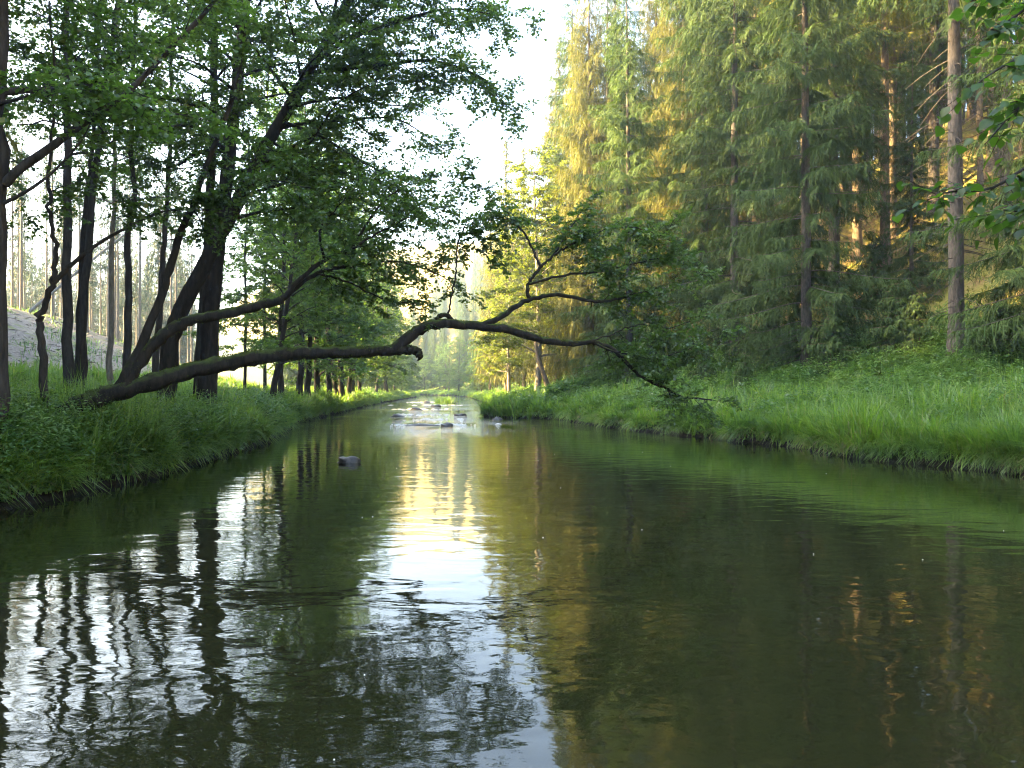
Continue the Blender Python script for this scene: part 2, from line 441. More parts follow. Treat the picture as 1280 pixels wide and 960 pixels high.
def wn(sx, sy, sc, det, dist=0.):
    mp = nt.nodes.new('ShaderNodeMapping'); mp.inputs['Scale'].default_value = (sx, sy, 1)
    nt.links.new(tc.outputs['Object'], mp.inputs['Vector'])
    n = nt.nodes.new('ShaderNodeTexNoise'); n.inputs['Scale'].default_value = sc; n.inputs['Detail'].default_value = det; n.inputs['Distortion'].default_value = dist
    nt.links.new(mp.outputs[0], n.inputs['Vector']); return n.outputs['Fac']


def mth(op, a, b=None):
    n = nt.nodes.new('ShaderNodeMath'); n.operation = op
    for i, x in enumerate((a, b)):
        if x is None: continue
        if isinstance(x, (int, float)): n.inputs[i].default_value = x
        else: nt.links.new(x, n.inputs[i])
    return n.outputs[0]


wa = wn(.8, 1.25, 1.5, 2., .6)
wb = wn(.8, 1.3, 5.5, 3., .4)
wc = wn(.7, 1.6, 4.2, 4., .4)
sp = nt.nodes.new('ShaderNodeSeparateXYZ'); nt.links.new(tc.outputs['Object'], sp.inputs[0])
rif = mth('MULTIPLY', ramp(nt, sp.outputs[1], 22., 38.), ramp(nt, wn(.35, .12, 1., 3.), .36, .62))
near_ = ramp(nt, wn(.1, .07, 1., 2.), .35, .65)
hgt = mth('ADD', mth('MULTIPLY', wa, .010), mth('MULTIPLY', wb, mth('MULTIPLY', near_, .0022)))
hgt = mth('ADD', hgt, mth('MULTIPLY', wb, .0009))
hgt = mth('ADD', hgt, mth('MULTIPLY', mth('MULTIPLY', wc, .075), rif))
b = nd(nt, 'ShaderNodeBump', Strength=1., Distance=1.)
nt.links.new(hgt, b.inputs['Height']); nt.links.new(b.outputs[0], p.inputs['Normal'])
nt.links.new(p.outputs[0], out.inputs[0]); M['water'] = m

# ------------------------------------------------------------------ world, sun, camera
SUN_EL, SUN_AZ = math.radians(23), math.radians(-91)   # azimuth from +Y, negative towards -X
w = bpy.data.worlds.new('World'); bpy.context.scene.world = w; w.use_nodes = True
nt = w.node_tree; bg = nt.nodes['Background']; sky = nt.nodes.new('ShaderNodeTexSky'); sky.sky_type = 'NISHITA'
sky.sun_disc = False; sky.sun_elevation = SUN_EL; sky.sun_rotation = SUN_AZ; sky.air_density = 1.; sky.dust_density = 5.; sky.ozone_density = 1.
nt.links.new(sky.outputs[0], bg.inputs[0]); bg.inputs[1].default_value = .085
ld = bpy.data.lights.new('sun', 'SUN'); ld.energy = 5.; ld.angle = math.radians(.5); ld.color = (1., .69, .29)
lo = bpy.data.objects.new('sun', ld); C.objects.link(lo)
sd = np.array([math.sin(SUN_AZ) * math.cos(SUN_EL), math.cos(SUN_AZ) * math.cos(SUN_EL), math.sin(SUN_EL)])
import mathutils
lo.rotation_euler = mathutils.Vector(sd).to_track_quat('Z', 'Y').to_euler(); lo.location = (-30, 10, 60)
cd = bpy.data.cameras.new('camera'); cam = bpy.data.objects.new('camera', cd); C.objects.link(cam)
cd.sensor_width = 36; cd.lens = 36 * FPX / 1280; cd.clip_end = 2000; cd.clip_start = .05
cam.location = (0, 0, CAMZ); cam.rotation_euler = (PI / 2 + math.atan((CY - 480) / FPX), 0, 0)
sc = bpy.context.scene; sc.camera = cam
sc.view_settings.view_transform = 'Standard'; sc.view_settings.look = 'None'; sc.view_settings.exposure = 4.5; sc.view_settings.gamma = 1
sc.view_settings.use_curve_mapping = False
sc.render.engine = 'CYCLES'
cy = sc.cycles
cy.max_bounces = 6; cy.diffuse_bounces = 3; cy.glossy_bounces = 2; cy.transmission_bounces = 3; cy.volume_bounces = 0; cy.transparent_max_bounces = 4
cy.sample_clamp_indirect = 6; cy.caustics_reflective = False; cy.caustics_refractive = False
cy.use_adaptive_sampling = True; cy.adaptive_threshold = .012; cy.adaptive_min_samples = 32; cy.pixel_filter_type = 'BLACKMAN_HARRIS'; cy.filter_width = 1.15
cy.use_denoising = True; cy.denoiser = 'OPENIMAGEDENOISE'; cy.denoising_input_passes = 'RGB_ALBEDO_NORMAL'


# ------------------------------------------------------------------ tagging
def tag(o, label=None, cat=None, group=None, kind=None):
    if label: o['label'] = label
    if cat: o['category'] = cat
    if group: o['group'] = group
    if kind: o['kind'] = kind
    return o


def empty(name, loc=(0, 0, 0)):
    o = bpy.data.objects.new(name, None); o.empty_display_size = .3; C.objects.link(o); o.location = loc; return o


def copy_tree(o, loc, rz=0., s=1., label=None, group=None, sz=None, name=None):
    c = o.copy(); C.objects.link(c); c.name = name or c.name; c.location = loc; c.rotation_euler = (0, 0, rz); c.scale = (s, s, sz or s)
    for ch in o.children:
        d = ch.copy(); C.objects.link(d); d.parent = c
    if label: c['label'] = label
    if group: c['group'] = group
    return c


# ------------------------------------------------------------------ ground and water
gx = np.unique(np.concatenate([np.linspace(-420, -40, 40), np.linspace(-40, -20, 30), np.linspace(-20, 14, 150), np.linspace(14, 50, 50), np.linspace(50, 320, 40)]))
gy = np.unique(np.concatenate([np.linspace(-60, 0, 16), np.linspace(0, 60, 170), np.linspace(60, 140, 80), np.linspace(140, 640, 80)]))
GX, GY = np.meshgrid(gx, gy)
# slide the columns so that the fine ones follow the two banks
mid = (np.interp(gy, YL, XL) + np.interp(gy, YR, XR)) / 2
GX = GX + (mid * sstep(gy, 40, 120))[:, None] * .9
GZ = zg(GX, GY)
mb = MB(); nx, ny = len(gx), len(gy)
idx = np.arange(nx * ny).reshape(ny, nx)
mb.add(np.stack([GX, GY, GZ], -1).reshape(-1, 3), np.stack([idx[:-1, :-1], idx[:-1, 1:], idx[1:, 1:], idx[1:, :-1]], -1).reshape(-1, 4))
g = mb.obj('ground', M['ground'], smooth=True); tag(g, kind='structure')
dl = xl(GY) - GX; dr = GX - xr(GY)
cl = sstep(dl, 10.5, 12.5) * (1 - sstep(dl, 26, 40)) * sstep(GY, 22, 34) * (1 - sstep(GY, 68, 85))
a_ = g.data.attributes.new('clearing', 'FLOAT', 'POINT'); a_.data.foreach_set('value', cl.ravel().astype(np.float32))
sl = sstep(dr, 7, 11)
a_ = g.data.attributes.new('slope', 'FLOAT', 'POINT'); a_.data.foreach_set('value', sl.ravel().astype(np.float32))
ys = np.unique(np.concatenate([np.linspace(-60, 0, 10), np.linspace(0, 140, 90), np.linspace(140, 640, 60)]))
mb = MB(); us = np.linspace(0, 1, 12)
WX = (np.interp(ys, YL, XL) - 2.2)[:, None] * (1 - us) + (np.interp(ys, YR, XR) + 2.2)[:, None] * us
idx = np.arange(len(ys) * 12).reshape(len(ys), 12)
mb.add(np.stack([WX, np.repeat(ys[:, None], 12, 1), 0 * WX], -1).reshape(-1, 3), np.stack([idx[:-1, :-1], idx[:-1, 1:], idx[1:, 1:], idx[1:, :-1]], -1).reshape(-1, 4))
tag(mb.obj('water', M['water'], smooth=True), kind='structure')


# ------------------------------------------------------------------ grass and herbs (uncountable)
def blades(mb, X, Y, L, wdt, lean, ang, r, nseg=3, hang=None):
    N = len(X); Z = zg(X, Y) - .03
    root = np.stack([X, Y, Z], 1)
    h = np.stack([np.cos(ang), np.sin(ang), 0 * ang], 1)
    tk = np.linspace(0, 1, nseg + 1)
    pts = root[:, None] + h[:, None] * (L[:, None] * lean[:, None] * tk ** 1.8)[..., None]
    if hang is None: pts[..., 2] += L[:, None] * (tk - .55 * np.minimum(lean, 1.2)[:, None] * tk ** 2.4)
    else: pts[..., 2] += L[:, None] * (.75 * tk - hang[:, None] * tk ** 2)
    a2 = ang + PI / 2 + r.normal(0, .5, N)
    wv = np.stack([np.cos(a2), np.sin(a2), r.normal(0, .15, N)], 1)
    wk = np.array([.7, 1., .7, .06]) if nseg == 3 else np.array([.8, 1., .08])
    hw = wdt[:, None] * .5 * wk[None]
    v = np.stack([pts - wv[:, None] * hw[..., None], pts + wv[:, None] * hw[..., None]], 2).reshape(-1, 3)
    base = (np.arange(N) * (nseg + 1) * 2)[:, None] + np.arange(nseg)[None] * 2
    mb.add(v, np.stack([base, base + 1, base + 3, base + 2], -1).reshape(-1, 4))


def sampleY(n, y0, y1, r, p=1.0):
    u = r.uniform(0, 1, n)
    if p == 1.0: return y0 * (y1 / y0) ** u
    q = 1 - p
    return (y0 ** q + u * (y1 ** q - y0 ** q)) ** (1 / q)


def bank_points(n, side, d0, d1, y0, y1, r, p=1.0, dp=1.):
    Y = sampleY(n, y0, y1, r, p)
    d = d0 + (d1 - d0) * r.uniform(0, 1, n) ** dp
    X = xl(Y) - d if side < 0 else xr(Y) + d
    k = (np.abs(X) < .70 * Y + 1.2) & (vnoise(X, Y, .55, 11) + .5 * vnoise(X, Y, 1.9, 12) > r.uniform(-1.5, .7, n))
    return X[k], Y[k], d[k]


gm = MB()
for side, n, d1, dp in ((-1, 140000, 13, 1.7), (1, 180000, 9.5, 1.5)):
    X, Y, d = bank_points(n, side, .03, d1, 9, 260, rng, 1.2, dp)
    N = len(X)
    clump = .5 + .5 * vnoise(X, Y, .9, 21) * .7 + .25 * vnoise(X, Y, 3.2, 22)
    L = (.26 + .62 * np.clip(clump, 0, 1.3)) * rng.uniform(.6, 1.2, N) * (1.12 if side < 0 else .88)
    L *= .85 + .15 * sstep(d, 0, 1.2)
    if side > 0: L *= 1 - .5 * sstep(d, 2.2, 5)
    wdt = rng.uniform(.011, .021, N) * np.clip(Y / 17, .85, 9)
    lean = np.abs(rng.normal(.35, .28, N)) + .55 * (1 - sstep(d, 0, .9))
    to_w = 0. if side < 0 else PI
    ca = vnoise(X, Y, .8, 31) * PI * 1.2
    ang = np.where(rng.uniform(0, 1, N) < .75 - .5 * sstep(d, 0, 1.3), to_w + rng.normal(0, .8, N), ca + rng.uniform(-1.2, 1.2, N))
    nearb = Y < 34
    blades(gm, X[nearb], Y[nearb], L[nearb], wdt[nearb], lean[nearb], ang[nearb], rng, 3)
    f_ = ~nearb
    blades(gm, X[f_], Y[f_], L[f_], wdt[f_], lean[f_], ang[f_], rng, 2)
for side, n, d1 in ((-1, 5200, 12), (1, 7600, 9)):        # tussocks with gaps between them
    Y = sampleY(n, 9, 110, rng, 1.25); d = .12 + d1 * rng.uniform(0, 1, n) ** 1.5
    X = xl(Y) - d if side < 0 else xr(Y) + d
    k = (np.abs(X) < .70 * Y + 1.) & (vnoise(X, Y, 1.4, 61) > rng.uniform(-1.3, .9, n)); X, Y, d = X[k], Y[k], d[k]
    nb = 40; big = rng.uniform(.55, 1.45, len(X)) * (.8 + .35 * vnoise(X, Y, 2.5, 62)); 
    if side > 0: big = big * (1 - .48 * sstep(d, 2.2, 5))
    a = rng.uniform(0, 2 * PI, (len(X), nb)); rd = rng.uniform(.01, .17, (len(X), nb)) * big[:, None]
    bx = (X[:, None] + rd * np.cos(a)).ravel(); by = (Y[:, None] + rd * np.sin(a)).ravel()
    L = (big[:, None] * rng.uniform(.45, 1.1, (len(X), nb))).ravel(); N = len(L)
    blades(gm, bx, by, L, rng.uniform(.014, .028, N) * np.clip(by / 17, .85, 6), np.abs(rng.normal(.45, .28, N)) + .05, a.ravel() + rng.normal(0, .4, N), rng, 3)
for side, n in ((-1, 16000), (1, 20000)):                # blades hanging over the lip of the bank
    X, Y, d = bank_points(n, side, .04, .55, 9, 90, rng, 1.15, 1.)
    k = vnoise(X, Y, .7, 71) + .6 * vnoise(X, Y, 2.3, 72) > rng.uniform(-.9, .25, len(X)); X, Y, d = X[k], Y[k], d[k]
    N = len(X)
    blades(gm, X, Y, rng.uniform(.25, .95, N), rng.uniform(.011, .02, N) * np.clip(Y / 17, .85, 5), rng.uniform(.4, 1.05, N), (0. if side < 0 else PI) + rng.normal(0, .75, N), rng, 3, rng.uniform(.7, 1.4, N))
X, Y, d = bank_points(2600, 1, .5, 9, 15, 60, rng, 1.2, 1.)    # taller dry flowering stalks
N = len(X); blades(gm, X, Y, rng.uniform(.9, 1.35, N), rng.uniform(.006, .011, N) * np.clip(Y / 17, .85, 4), np.abs(rng.normal(.15, .12, N)), rng.uniform(0, 6.28, N), rng, 3)
dg = MB()
for side, n in ((-1, 5000), (1, 9000)):
    X, Y, d = bank_points(n, side, .03, .6, 9, 60, rng, 1.2, 1.)
    k = vnoise(X, Y, 1.3, 91) > .15; X, Y = X[k], Y[k]; N = len(X)
    blades(dg, X, Y, rng.uniform(.2, .8, N), rng.uniform(.010, .02, N) * np.clip(Y / 17, .85, 4), rng.uniform(.3, 1.1, N), (0. if side < 0 else PI) + rng.normal(0, 1., N), rng, 3, rng.uniform(.5, 1.35, N))
tag(dg.obj('dead_grass', M['drygrass']), 'withered straw coloured blades hanging at the waterline', 'dead grass', kind='stuff')
tag(gm.obj('grass', M['grass']), 'tall lush green grass growing along both river banks', 'grass', kind='stuff')


def herbs(mb, X, Y, H, r, nodes=6, size=.085, pairs=2):
    N = len(X); Z = zg(X, Y)
    ang = r.uniform(0, 2 * PI, N); ln = np.abs(r.normal(.15, .12, N))
    for k in range(nodes):
        t = (k + 1.) / nodes
        p = np.stack([X + np.cos(ang) * H * ln * t ** 1.6, Y + np.sin(ang) * H * ln * t ** 1.6, Z + H * t * (1 - .2 * ln * t)], 1)
        a0 = r.uniform(0, 2 * PI, N)
        for j in range(pairs):
            a = a0 + j * 2 * PI / pairs + r.normal(0, .3, N)
            d = np.stack([np.cos(a), np.sin(a), r.normal(-.05, .35, N)], 1)
            s = size * r.uniform(.7, 1.3, N) * (1.15 - .5 * t) * np.clip(Y / 20, .9, 3)
            kites(mb, p + d * s[:, None] * .25, d, np.array([0, 0, 1.]) + r.normal(0, .3, (N, 3)), s, s * r.uniform(.38, .55, N))


hm = MB()
X, Y, d = bank_points(12000, -1, .0, 7, 9, 45, rng, 1.5, 1.6)
k = vnoise(X, Y, 2.2, 41) + (1 - sstep(Y, 12, 20)) * .9 > .05
herbs(hm, X[k], Y[k], rng.uniform(.4, 1.0, k.sum()), rng, 7, .12, 3)
X, Y, d = bank_points(6000, -1, .02, 3.5, 9.5, 15.5, rng, 1., 1.2)
herbs(hm, X, Y, rng.uniform(.3, .75, len(X)), rng, 6, .12, 3)
X, Y, d = bank_points(36000, 1, .3, 10.5, 15, 70, rng, 1.2, .75)
k = vnoise(X, Y, 2.1, 42) + .6 * sstep(d, 2.0, 5.5) > .12
herbs(hm, X[k], Y[k], rng.uniform(.5, 1.15, k.sum()) * (.85 + .3 * vnoise(X[k], Y[k], 1.8, 43)), rng, 6, .11, 3)
X, Y, d = bank_points(900, 1, .5, 9, 15, 50, rng, 1.2, .9)      # coarse docks and burdock
herbs(hm, X, Y, rng.uniform(.4, .8, len(X)), rng, 4, .22, 3)
X, Y, d = bank_points(260, -1, .3, 6, 10, 35, rng, 1.2, 1.)
herbs(hm, X, Y, rng.uniform(.4, .9, len(X)), rng, 5, .19, 3)
tag(hm.obj('undergrowth', M['herb']), 'leafy nettles and herbs among the bank grass', 'undergrowth', kind='stuff')
fm = MB()
n = 120000
Y = sampleY(n, 20, 130, rng, 1.0); d = rng.uniform(7, 60, n) ** 1.0; X = xr(Y) + d
k = (np.abs(X) < .72 * Y) & (vnoise(X, Y, 1.6, 51) > rng.uniform(-1, .8, n)); X, Y = X[k], Y[k]
N = len(X)
blades(fm, X, Y, rng.uniform(.12, .40, N), rng.uniform(.03, .06, N) * np.clip(Y / 30, 1, 3), np.abs(rng.normal(.6, .3, N)), rng.uniform(0, 6.28, N), rng, 2)
tag(fm.obj('forest_floor_moss', M['floor']), 'yellow green moss and bilberry tufts on the forest slope', 'moss', kind='stuff')

# ------------------------------------------------------------------ leaning alder over the river
r = np.random.default_rng(21)


def yl_(px): return 14.4 + (px - 110) / 590 * 2.6


def P2(pts, dy=0.): return np.array([at(x, y, yl_(x) + dy * i) for i, (x, y) in enumerate(pts)])


root = empty('leaning_tree', at(110, 500, 14.4))
tag(root, 'mossy dark alder leaning almost flat out over the river from the grassy bank', 'tree')
loc0 = np.array(root.location)


def stem_part(name, pts, ra, rb, k=10, n=None, par=None, mat='moss', bump=.07, dy=0., foliage=None, leaf=None):
    w_ = MB(); path = crom(P2(pts, dy), n or max(8, len(pts) * 6)) - loc0
    m_ = len(path)
    path[1:-1] += r.normal(0, .012, (m_ - 2, 3))
    w_.tube(path, np.linspace(ra, rb, m_) * (1 + .06 * np.sin(np.arange(m_) * 1.7)), k, bump)
    if foliage:
        limb_foliage(w_, leaf, path, ra, r, **foliage)
    return w_.obj(name, M[mat], par or root, smooth=True)


lf = MB()
stem_part('trunk', [(52, 545), (84, 515), (112, 501), (150, 489), (250, 461), (320, 447), (370, 442), (430, 440), (475, 439), (508, 437), (520, 439), (525, 447)], .19, .078, 16, 110, bump=.15)
F = dict(t0=.3, step=.16, sublen=.9, twig=.44, twstep=.10, per=9, size=.085, updown=.3)
stem_part('branch', [(492, 438), (512, 421), (532, 408), (560, 405), (600, 408), (640, 413), (680, 426), (712, 429), (742, 426)], .125, .06, 10, 40)
stem_part('branch', [(740, 426), (765, 436), (785, 455), (802, 471), (830, 484), (850, 495), (890, 500)], .055, .018, 7, foliage=dict(F, t0=.45, sublen=.7, step=.2), leaf=lf)
stem_part('branch', [(738, 427), (775, 441), (810, 446), (850, 440), (885, 425)], .03, .008, 6, dy=-.1, foliage=dict(F, t0=.15, sublen=.9, step=.24), leaf=lf)
stem_part('branch', [(742, 426), (770, 415), (800, 405), (835, 410), (868, 400)], .025, .008, 6, dy=.2, foliage=dict(F, t0=.15, sublen=.8, step=.26), leaf=lf)
stem_part('branch', [(596, 408), (622, 398), (645, 383), (662, 374), (700, 369), (740, 376), (765, 375), (795, 367), (825, 358)], .07, .016, 8, foliage=dict(F, t0=.62, sublen=.6, step=.22), leaf=lf)
stem_part('branch', [(661, 374), (660, 356), (675, 335), (692, 318), (710, 290), (728, 262)], .045, .012, 7, dy=.05, foliage=dict(F, t0=.45, sublen=.8), leaf=lf)
stem_part('branch', [(662, 355), (700, 345), (745, 340), (790, 330), (835, 322), (862, 330)], .035, .01, 6, dy=.1, foliage=dict(F, t0=.3, sublen=.8, step=.22), leaf=lf)
stem_part('branch', [(676, 334), (660, 300), (640, 272), (612, 250), (590, 245)], .03, .008, 6, dy=.15, foliage=dict(F, t0=.35, sublen=.75), leaf=lf)
stem_part('branch', [(692, 318), (725, 300), (765, 285), (800, 285), (838, 300)], .03, .008, 6, dy=-.1, foliage=dict(F, t0=.2, sublen=.9, step=.22), leaf=lf)
# knob and the bare shoot above it
stem_part('burl', [(547, 404), (549, 396), (556, 394), (563, 397), (566, 404)], .05, .05, 8, 14)
stem_part('branch', [(558, 396), (566, 365), (571, 335), (572, 305), (585, 275), (600, 262)], .022, .008, 6, dy=-.05, foliage=dict(F, t0=.6, sublen=.6, step=.16), leaf=lf)
stem_part('branch', [(572, 305), (588, 297), (606, 300), (616, 312)], .016, .007, 5, dy=-.1, foliage=dict(F, t0=.1, sublen=.4, step=.1, twig=.25), leaf=lf)
# second and third stem from the same stool
stem_part('stem', [(150, 492), (165, 468), (195, 428), (225, 406), (255, 397), (300, 388), (335, 379), (352, 375)], .125, .08, 9, 40)
stem_part('branch', [(350, 376), (372, 352), (405, 325), (440, 310), (475, 290), (515, 270)], .06, .012, 7, dy=-.1, foliage=dict(F, t0=.35, sublen=1.0, step=.25), leaf=lf)
stem_part('branch', [(352, 374), (390, 344), (420, 335), (460, 331), (490, 326), (530, 335), (560, 350)], .055, .01, 7, dy=.1, foliage=dict(F, t0=.3, sublen=.85, step=.25), leaf=lf)
stem_part('branch', [(395, 342), (430, 350), (465, 368), (500, 378), (535, 372)], .025, .008, 6, dy=.2, foliage=dict(F, t0=.25, sublen=.7, step=.25), leaf=lf)
stem_part('branch', [(440, 310), (470, 262), (500, 235), (545, 225)], .03, .008, 6, dy=.15, foliage=dict(F, t0=.2, sublen=.9, step=.25), leaf=lf)
stem_part('branch', [(405, 325), (400, 285), (425, 255), (440, 230)], .03, .008, 6, dy=-.2, foliage=dict(F, t0=.3, sublen=.9, step=.25), leaf=lf)
stem_part('stem', [(146, 490), (160, 462), (190, 402), (208, 350), (222, 300), (240, 258), (258, 205), (285, 140), (300, 80)], .10, .035, 8, 40, foliage=dict(F, t0=.55, sublen=1.2, step=.3), leaf=lf)
stem_part('branch', [(240, 258), (262, 240), (300, 235), (340, 225), (390, 235)], .03, .01, 6, dy=-.15, foliage=dict(F, t0=.2, sublen=1., step=.28), leaf=lf)
mo = MB()
for pts_, ra_, n_ in (([(112, 501), (150, 489), (250, 461), (320, 447), (370, 442), (430, 440), (475, 439), (508, 437)], .168, 5200), ([(512, 421), (532, 408), (560, 405), (600, 408), (640, 413), (680, 426), (712, 429), (742, 426)], .10, 2200), ([(165, 468), (195, 428), (225, 406), (255, 397), (300, 388), (335, 379)], .115, 1500)):
    pth = crom(P2(pts_), 200) - loc0; tt_ = r.uniform(0, 1, n_) ** 1.0; ii = np.clip((tt_ * 199).astype(int), 0, 198)
    tg_ = norm(pth[ii + 1] - pth[ii]); sd_ = norm(np.cross(tg_, [0, 0, 1.])); up_ = np.cross(sd_, tg_)
    an = r.normal(0, .75, n_) + np.where(r.uniform(0, 1, n_) < .15, PI, 0)
    rad_ = ra_ * (1.02 - .42 * tt_)
    out_ = up_ * np.cos(an)[:, None] + sd_ * np.sin(an)[:, None]
    k_ = vnoise(tt_ * 40, an * 3, 2.2, 9) > -.25
    P_ = pth[ii] + out_ * rad_[:, None] * .97
    dd_ = norm(out_ * .7 + r.normal(0, .6, (n_, 3)) + np.array([0, 0, -.25]))
    kites(mo, P_[k_], dd_[k_], r.normal(0, 1, (int(k_.sum()), 3)), r.uniform(.018, .05, int(k_.sum())), r.uniform(.008, .016, int(k_.sum())))
mo.obj('moss', M['moss_tuft'], root)
lf.obj('foliage', M['alder'], root)

# ------------------------------------------------------------------ broadleaf trees on the near bank, each with its own trunk
GB = 'broadleaf trees on the shaded river bank'


def near_tree(name, label, Y, pts, r0, r1, z0px, nl, reach, seed, bias=(0, 0), top=None, size=.10, mat='broad', bark='bark', dy=0., limbs=(), step=.32, twstep=.15, rise=.4, base_sink=.4):
    nl = int(nl * 1.5); z0px += 30
    rr = np.random.default_rng(seed)
    pw = np.array([at(x, y, Y + dy * i) for i, (x, y) in enumerate(pts)])
    if top is not None: pw = np.concatenate([pw, [np.array(top, float)]])
    bz = zg(pw[0, 0], pw[0, 1])
    pw[0, 2] = bz - base_sink
    ro = empty(name, (pw[0, 0], pw[0, 1], bz)); tag(ro, label, 'tree', GB)
    l0 = np.array(ro.location); w_ = MB(); l_ = MB()
    z0 = CAMZ + (CY - z0px) / FPX * Y - bz
    broadleaf(w_, l_, pw - l0, r0, r1, rr, z0, nl, reach, size=size, bias=bias, step=step, twstep=twstep, rise=rise)
    w_.obj('trunk', M[bark], ro, smooth=True)
    for lp, ra, rb, fol in limbs:
        wl = MB(); pth = crom([at(x, y, Yq) for x, y, Yq in lp], len(lp) * 5) - l0
        wl.tube(pth, np.linspace(ra, rb, len(pth)), 7, .06)
        if fol: limb_foliage(wl, l_, pth, ra, rr, **fol)
        wl.obj('branch', M[bark], ro, smooth=True)
    l_.obj('crown', M[mat], ro)
    return ro


FL = dict(t0=.22, step=.24, sublen=1.25, twig=.55, twstep=.14, per=7, size=.10)
near_tree('broadleaf_tree', 'thick dark trunk cut by the picture edge with one branch slanting steeply up', 12., [(-16, 520), (-13, 400), (-9, 200), (-8, 0), (-6, -180), (10, -420)], .27, .08, 110, 9, 3.0, 1,
          limbs=[([(5, 230, 12), (22, 212, 12), (60, 185, 12.2), (105, 152, 12.5), (150, 122, 12.8), (200, 72, 13.2), (262, 6, 13.6), (300, -50, 14)], .075, .03, dict(FL, t0=.45)),
                 ([(-4, 258, 12), (40, 234, 12), (75, 205, 12), (105, 168, 12.1), (120, 130, 12.2)], .03, .008, dict(FL, t0=.5, sublen=.7)),
                 ([(-5, 130, 12), (40, 118, 11.6), (90, 105, 11.4), (150, 110, 11.2)], .03, .01, FL)])
near_tree('broadleaf_tree', 'thin crooked tree with an S-bend forking halfway up in the grass', 14.2, [(50, 508), (54, 455), (49, 410), (52, 388), (66, 352), (68, 320), (63, 270), (60, 220), (66, 120), (60, 0)], .075, .02, 190, 7, 1.7, 2,
          limbs=[([(66, 354, 14.2), (90, 330, 14.2), (120, 306, 14.2), (155, 286, 14.3), (203, 264, 14.4), (260, 262, 14.6)], .045, .014, dict(FL, t0=.6, sublen=.7))])
near_tree('broadleaf_tree', 'straight slim dark trunk rising bolt upright behind the crooked little tree', 24., [(88, 470), (84, 380), (83, 250), (83, 100), (82, -80), (80, -250)], .155, .07, 160, 13, 3.0, 3)
near_tree('broadleaf_tree', 'slender trunk tilting gently towards the river beside its thinner twin', 26., [(99, 468), (108, 330), (122, 190), (135, 90), (152, -60), (165, -190)], .135, .06, 170, 12, 2.8, 4)
near_tree('broadleaf_tree', 'thinnest of the paired stems, close against the tilting slender trunk', 26.6, [(95, 468), (101, 340), (110, 230), (117, 170), (122, 60), (128, -60)], .10, .04, 130, 7, 2.0, 5)
near_tree('broadleaf_tree', 'pale thin straight trunk in front of the bare misty slope', 33., [(137, 462), (139, 330), (143, 200), (146, 60), (148, -80)], .12, .05, 250, 10, 2.4, 6, bark='grey_bark')
near_tree('broadleaf_tree', 'wavy thin trunk standing behind the upright stems of the leaning alder', 27., [(158, 470), (160, 380), (161, 290), (168, 250), (163, 180), (166, 60), (170, -100)], .13, .05, 210, 11, 2.7, 7)
near_tree('broadleaf_tree', 'slim trunk curving slightly behind the stems of the leaning alder', 31., [(194, 466), (199, 380), (206, 290), (212, 180), (214, 60), (220, -90)], .13, .05, 260, 11, 2.8, 8)
near_tree('broadleaf_tree', 'mossy thick trunk slanting over towards the river and carrying a wide crown', 22., [(205, 480), (213, 430), (226, 388), (262, 318), (300, 245), (330, 185), (358, 138), (392, 78), (430, 10), (470, -60)], .255, .11, 150, 15, 4.0, 9, bias=(.5, -.25), bark='moss', dy=-.12,
          limbs=[([(385, 90, 21.2), (430, 85, 20.8), (480, 80, 20.2), (540, 75, 19.6), (600, 95, 19.2), (622, 120, 19)], .07, .015, dict(FL, t0=.12, step=.15, sublen=1.5)),
                 ([(392, 78, 21.2), (440, 45, 21), (500, 25, 20.6), (560, 10, 20.2), (625, 18, 20)], .07, .015, dict(FL, t0=.12, step=.15, sublen=1.5)),
                 ([(350, 150, 21.3), (400, 170, 21), (450, 200, 20.6), (500, 230, 20.4), (545, 285, 20)], .05, .012, dict(FL, t0=.2)),
                 ([(330, 185, 21.5), (370, 195, 21), (420, 230, 20.5), (470, 260, 20)], .045, .012, FL),
                 ([(285, 275, 22), (340, 262, 22.4), (400, 262, 22.8), (455, 285, 23), (500, 320, 23.2)], .05, .012, dict(FL, t0=.2)),
                 ([(318, 210, 22), (380, 175, 22.6), (440, 150, 23.2), (500, 150, 23.8), (560, 190, 24)], .055, .012, dict(FL, t0=.25)),
                 ([(300, 245, 22), (370, 225, 22.8), (430, 215, 23.6), (490, 235, 24), (530, 270, 24.2)], .05, .012, dict(FL, t0=.25)),
                 ([(300, 245, 21.6), (345, 205, 20.6), (385, 180, 20), (420, 130, 19.6), (470, 100, 19.2)], .045, .012, FL)])
near_tree('broadleaf_tree', 'thickest straight trunk on the bank, a mossy column rising beside the slanting trunk', 23., [(258, 492), (262, 420), (270, 330), (279, 250), (290, 150), (301, 60), (310, -40), (322, -160)], .275, .12, 190, 16, 3.8, 10, bark='moss')
near_tree('broadleaf_tree', 'dark vertical trunk half hidden behind the thickest bank trunk', 25.5, [(247, 470), (254, 380), (262, 270), (266, 150), (266, 0), (264, -160)], .19, .09, 170, 13, 3.4, 11)
near_tree('broadleaf_tree', 'slight sapling with a bare lower stem in the bright gap between trunks', 45., [(305, 462), (307, 400), (306, 330), (309, 250), (310, 160)], .09, .04, 330, 9, 2.0, 12, size=.11)
near_tree('broadleaf_tree', 'tall thin pole tree with sparse leaves in the bright misty gap', 52., [(331, 460), (330, 380), (333, 300), (332, 200), (335, 80)], .11, .05, 300, 11, 2.5, 13, size=.12)

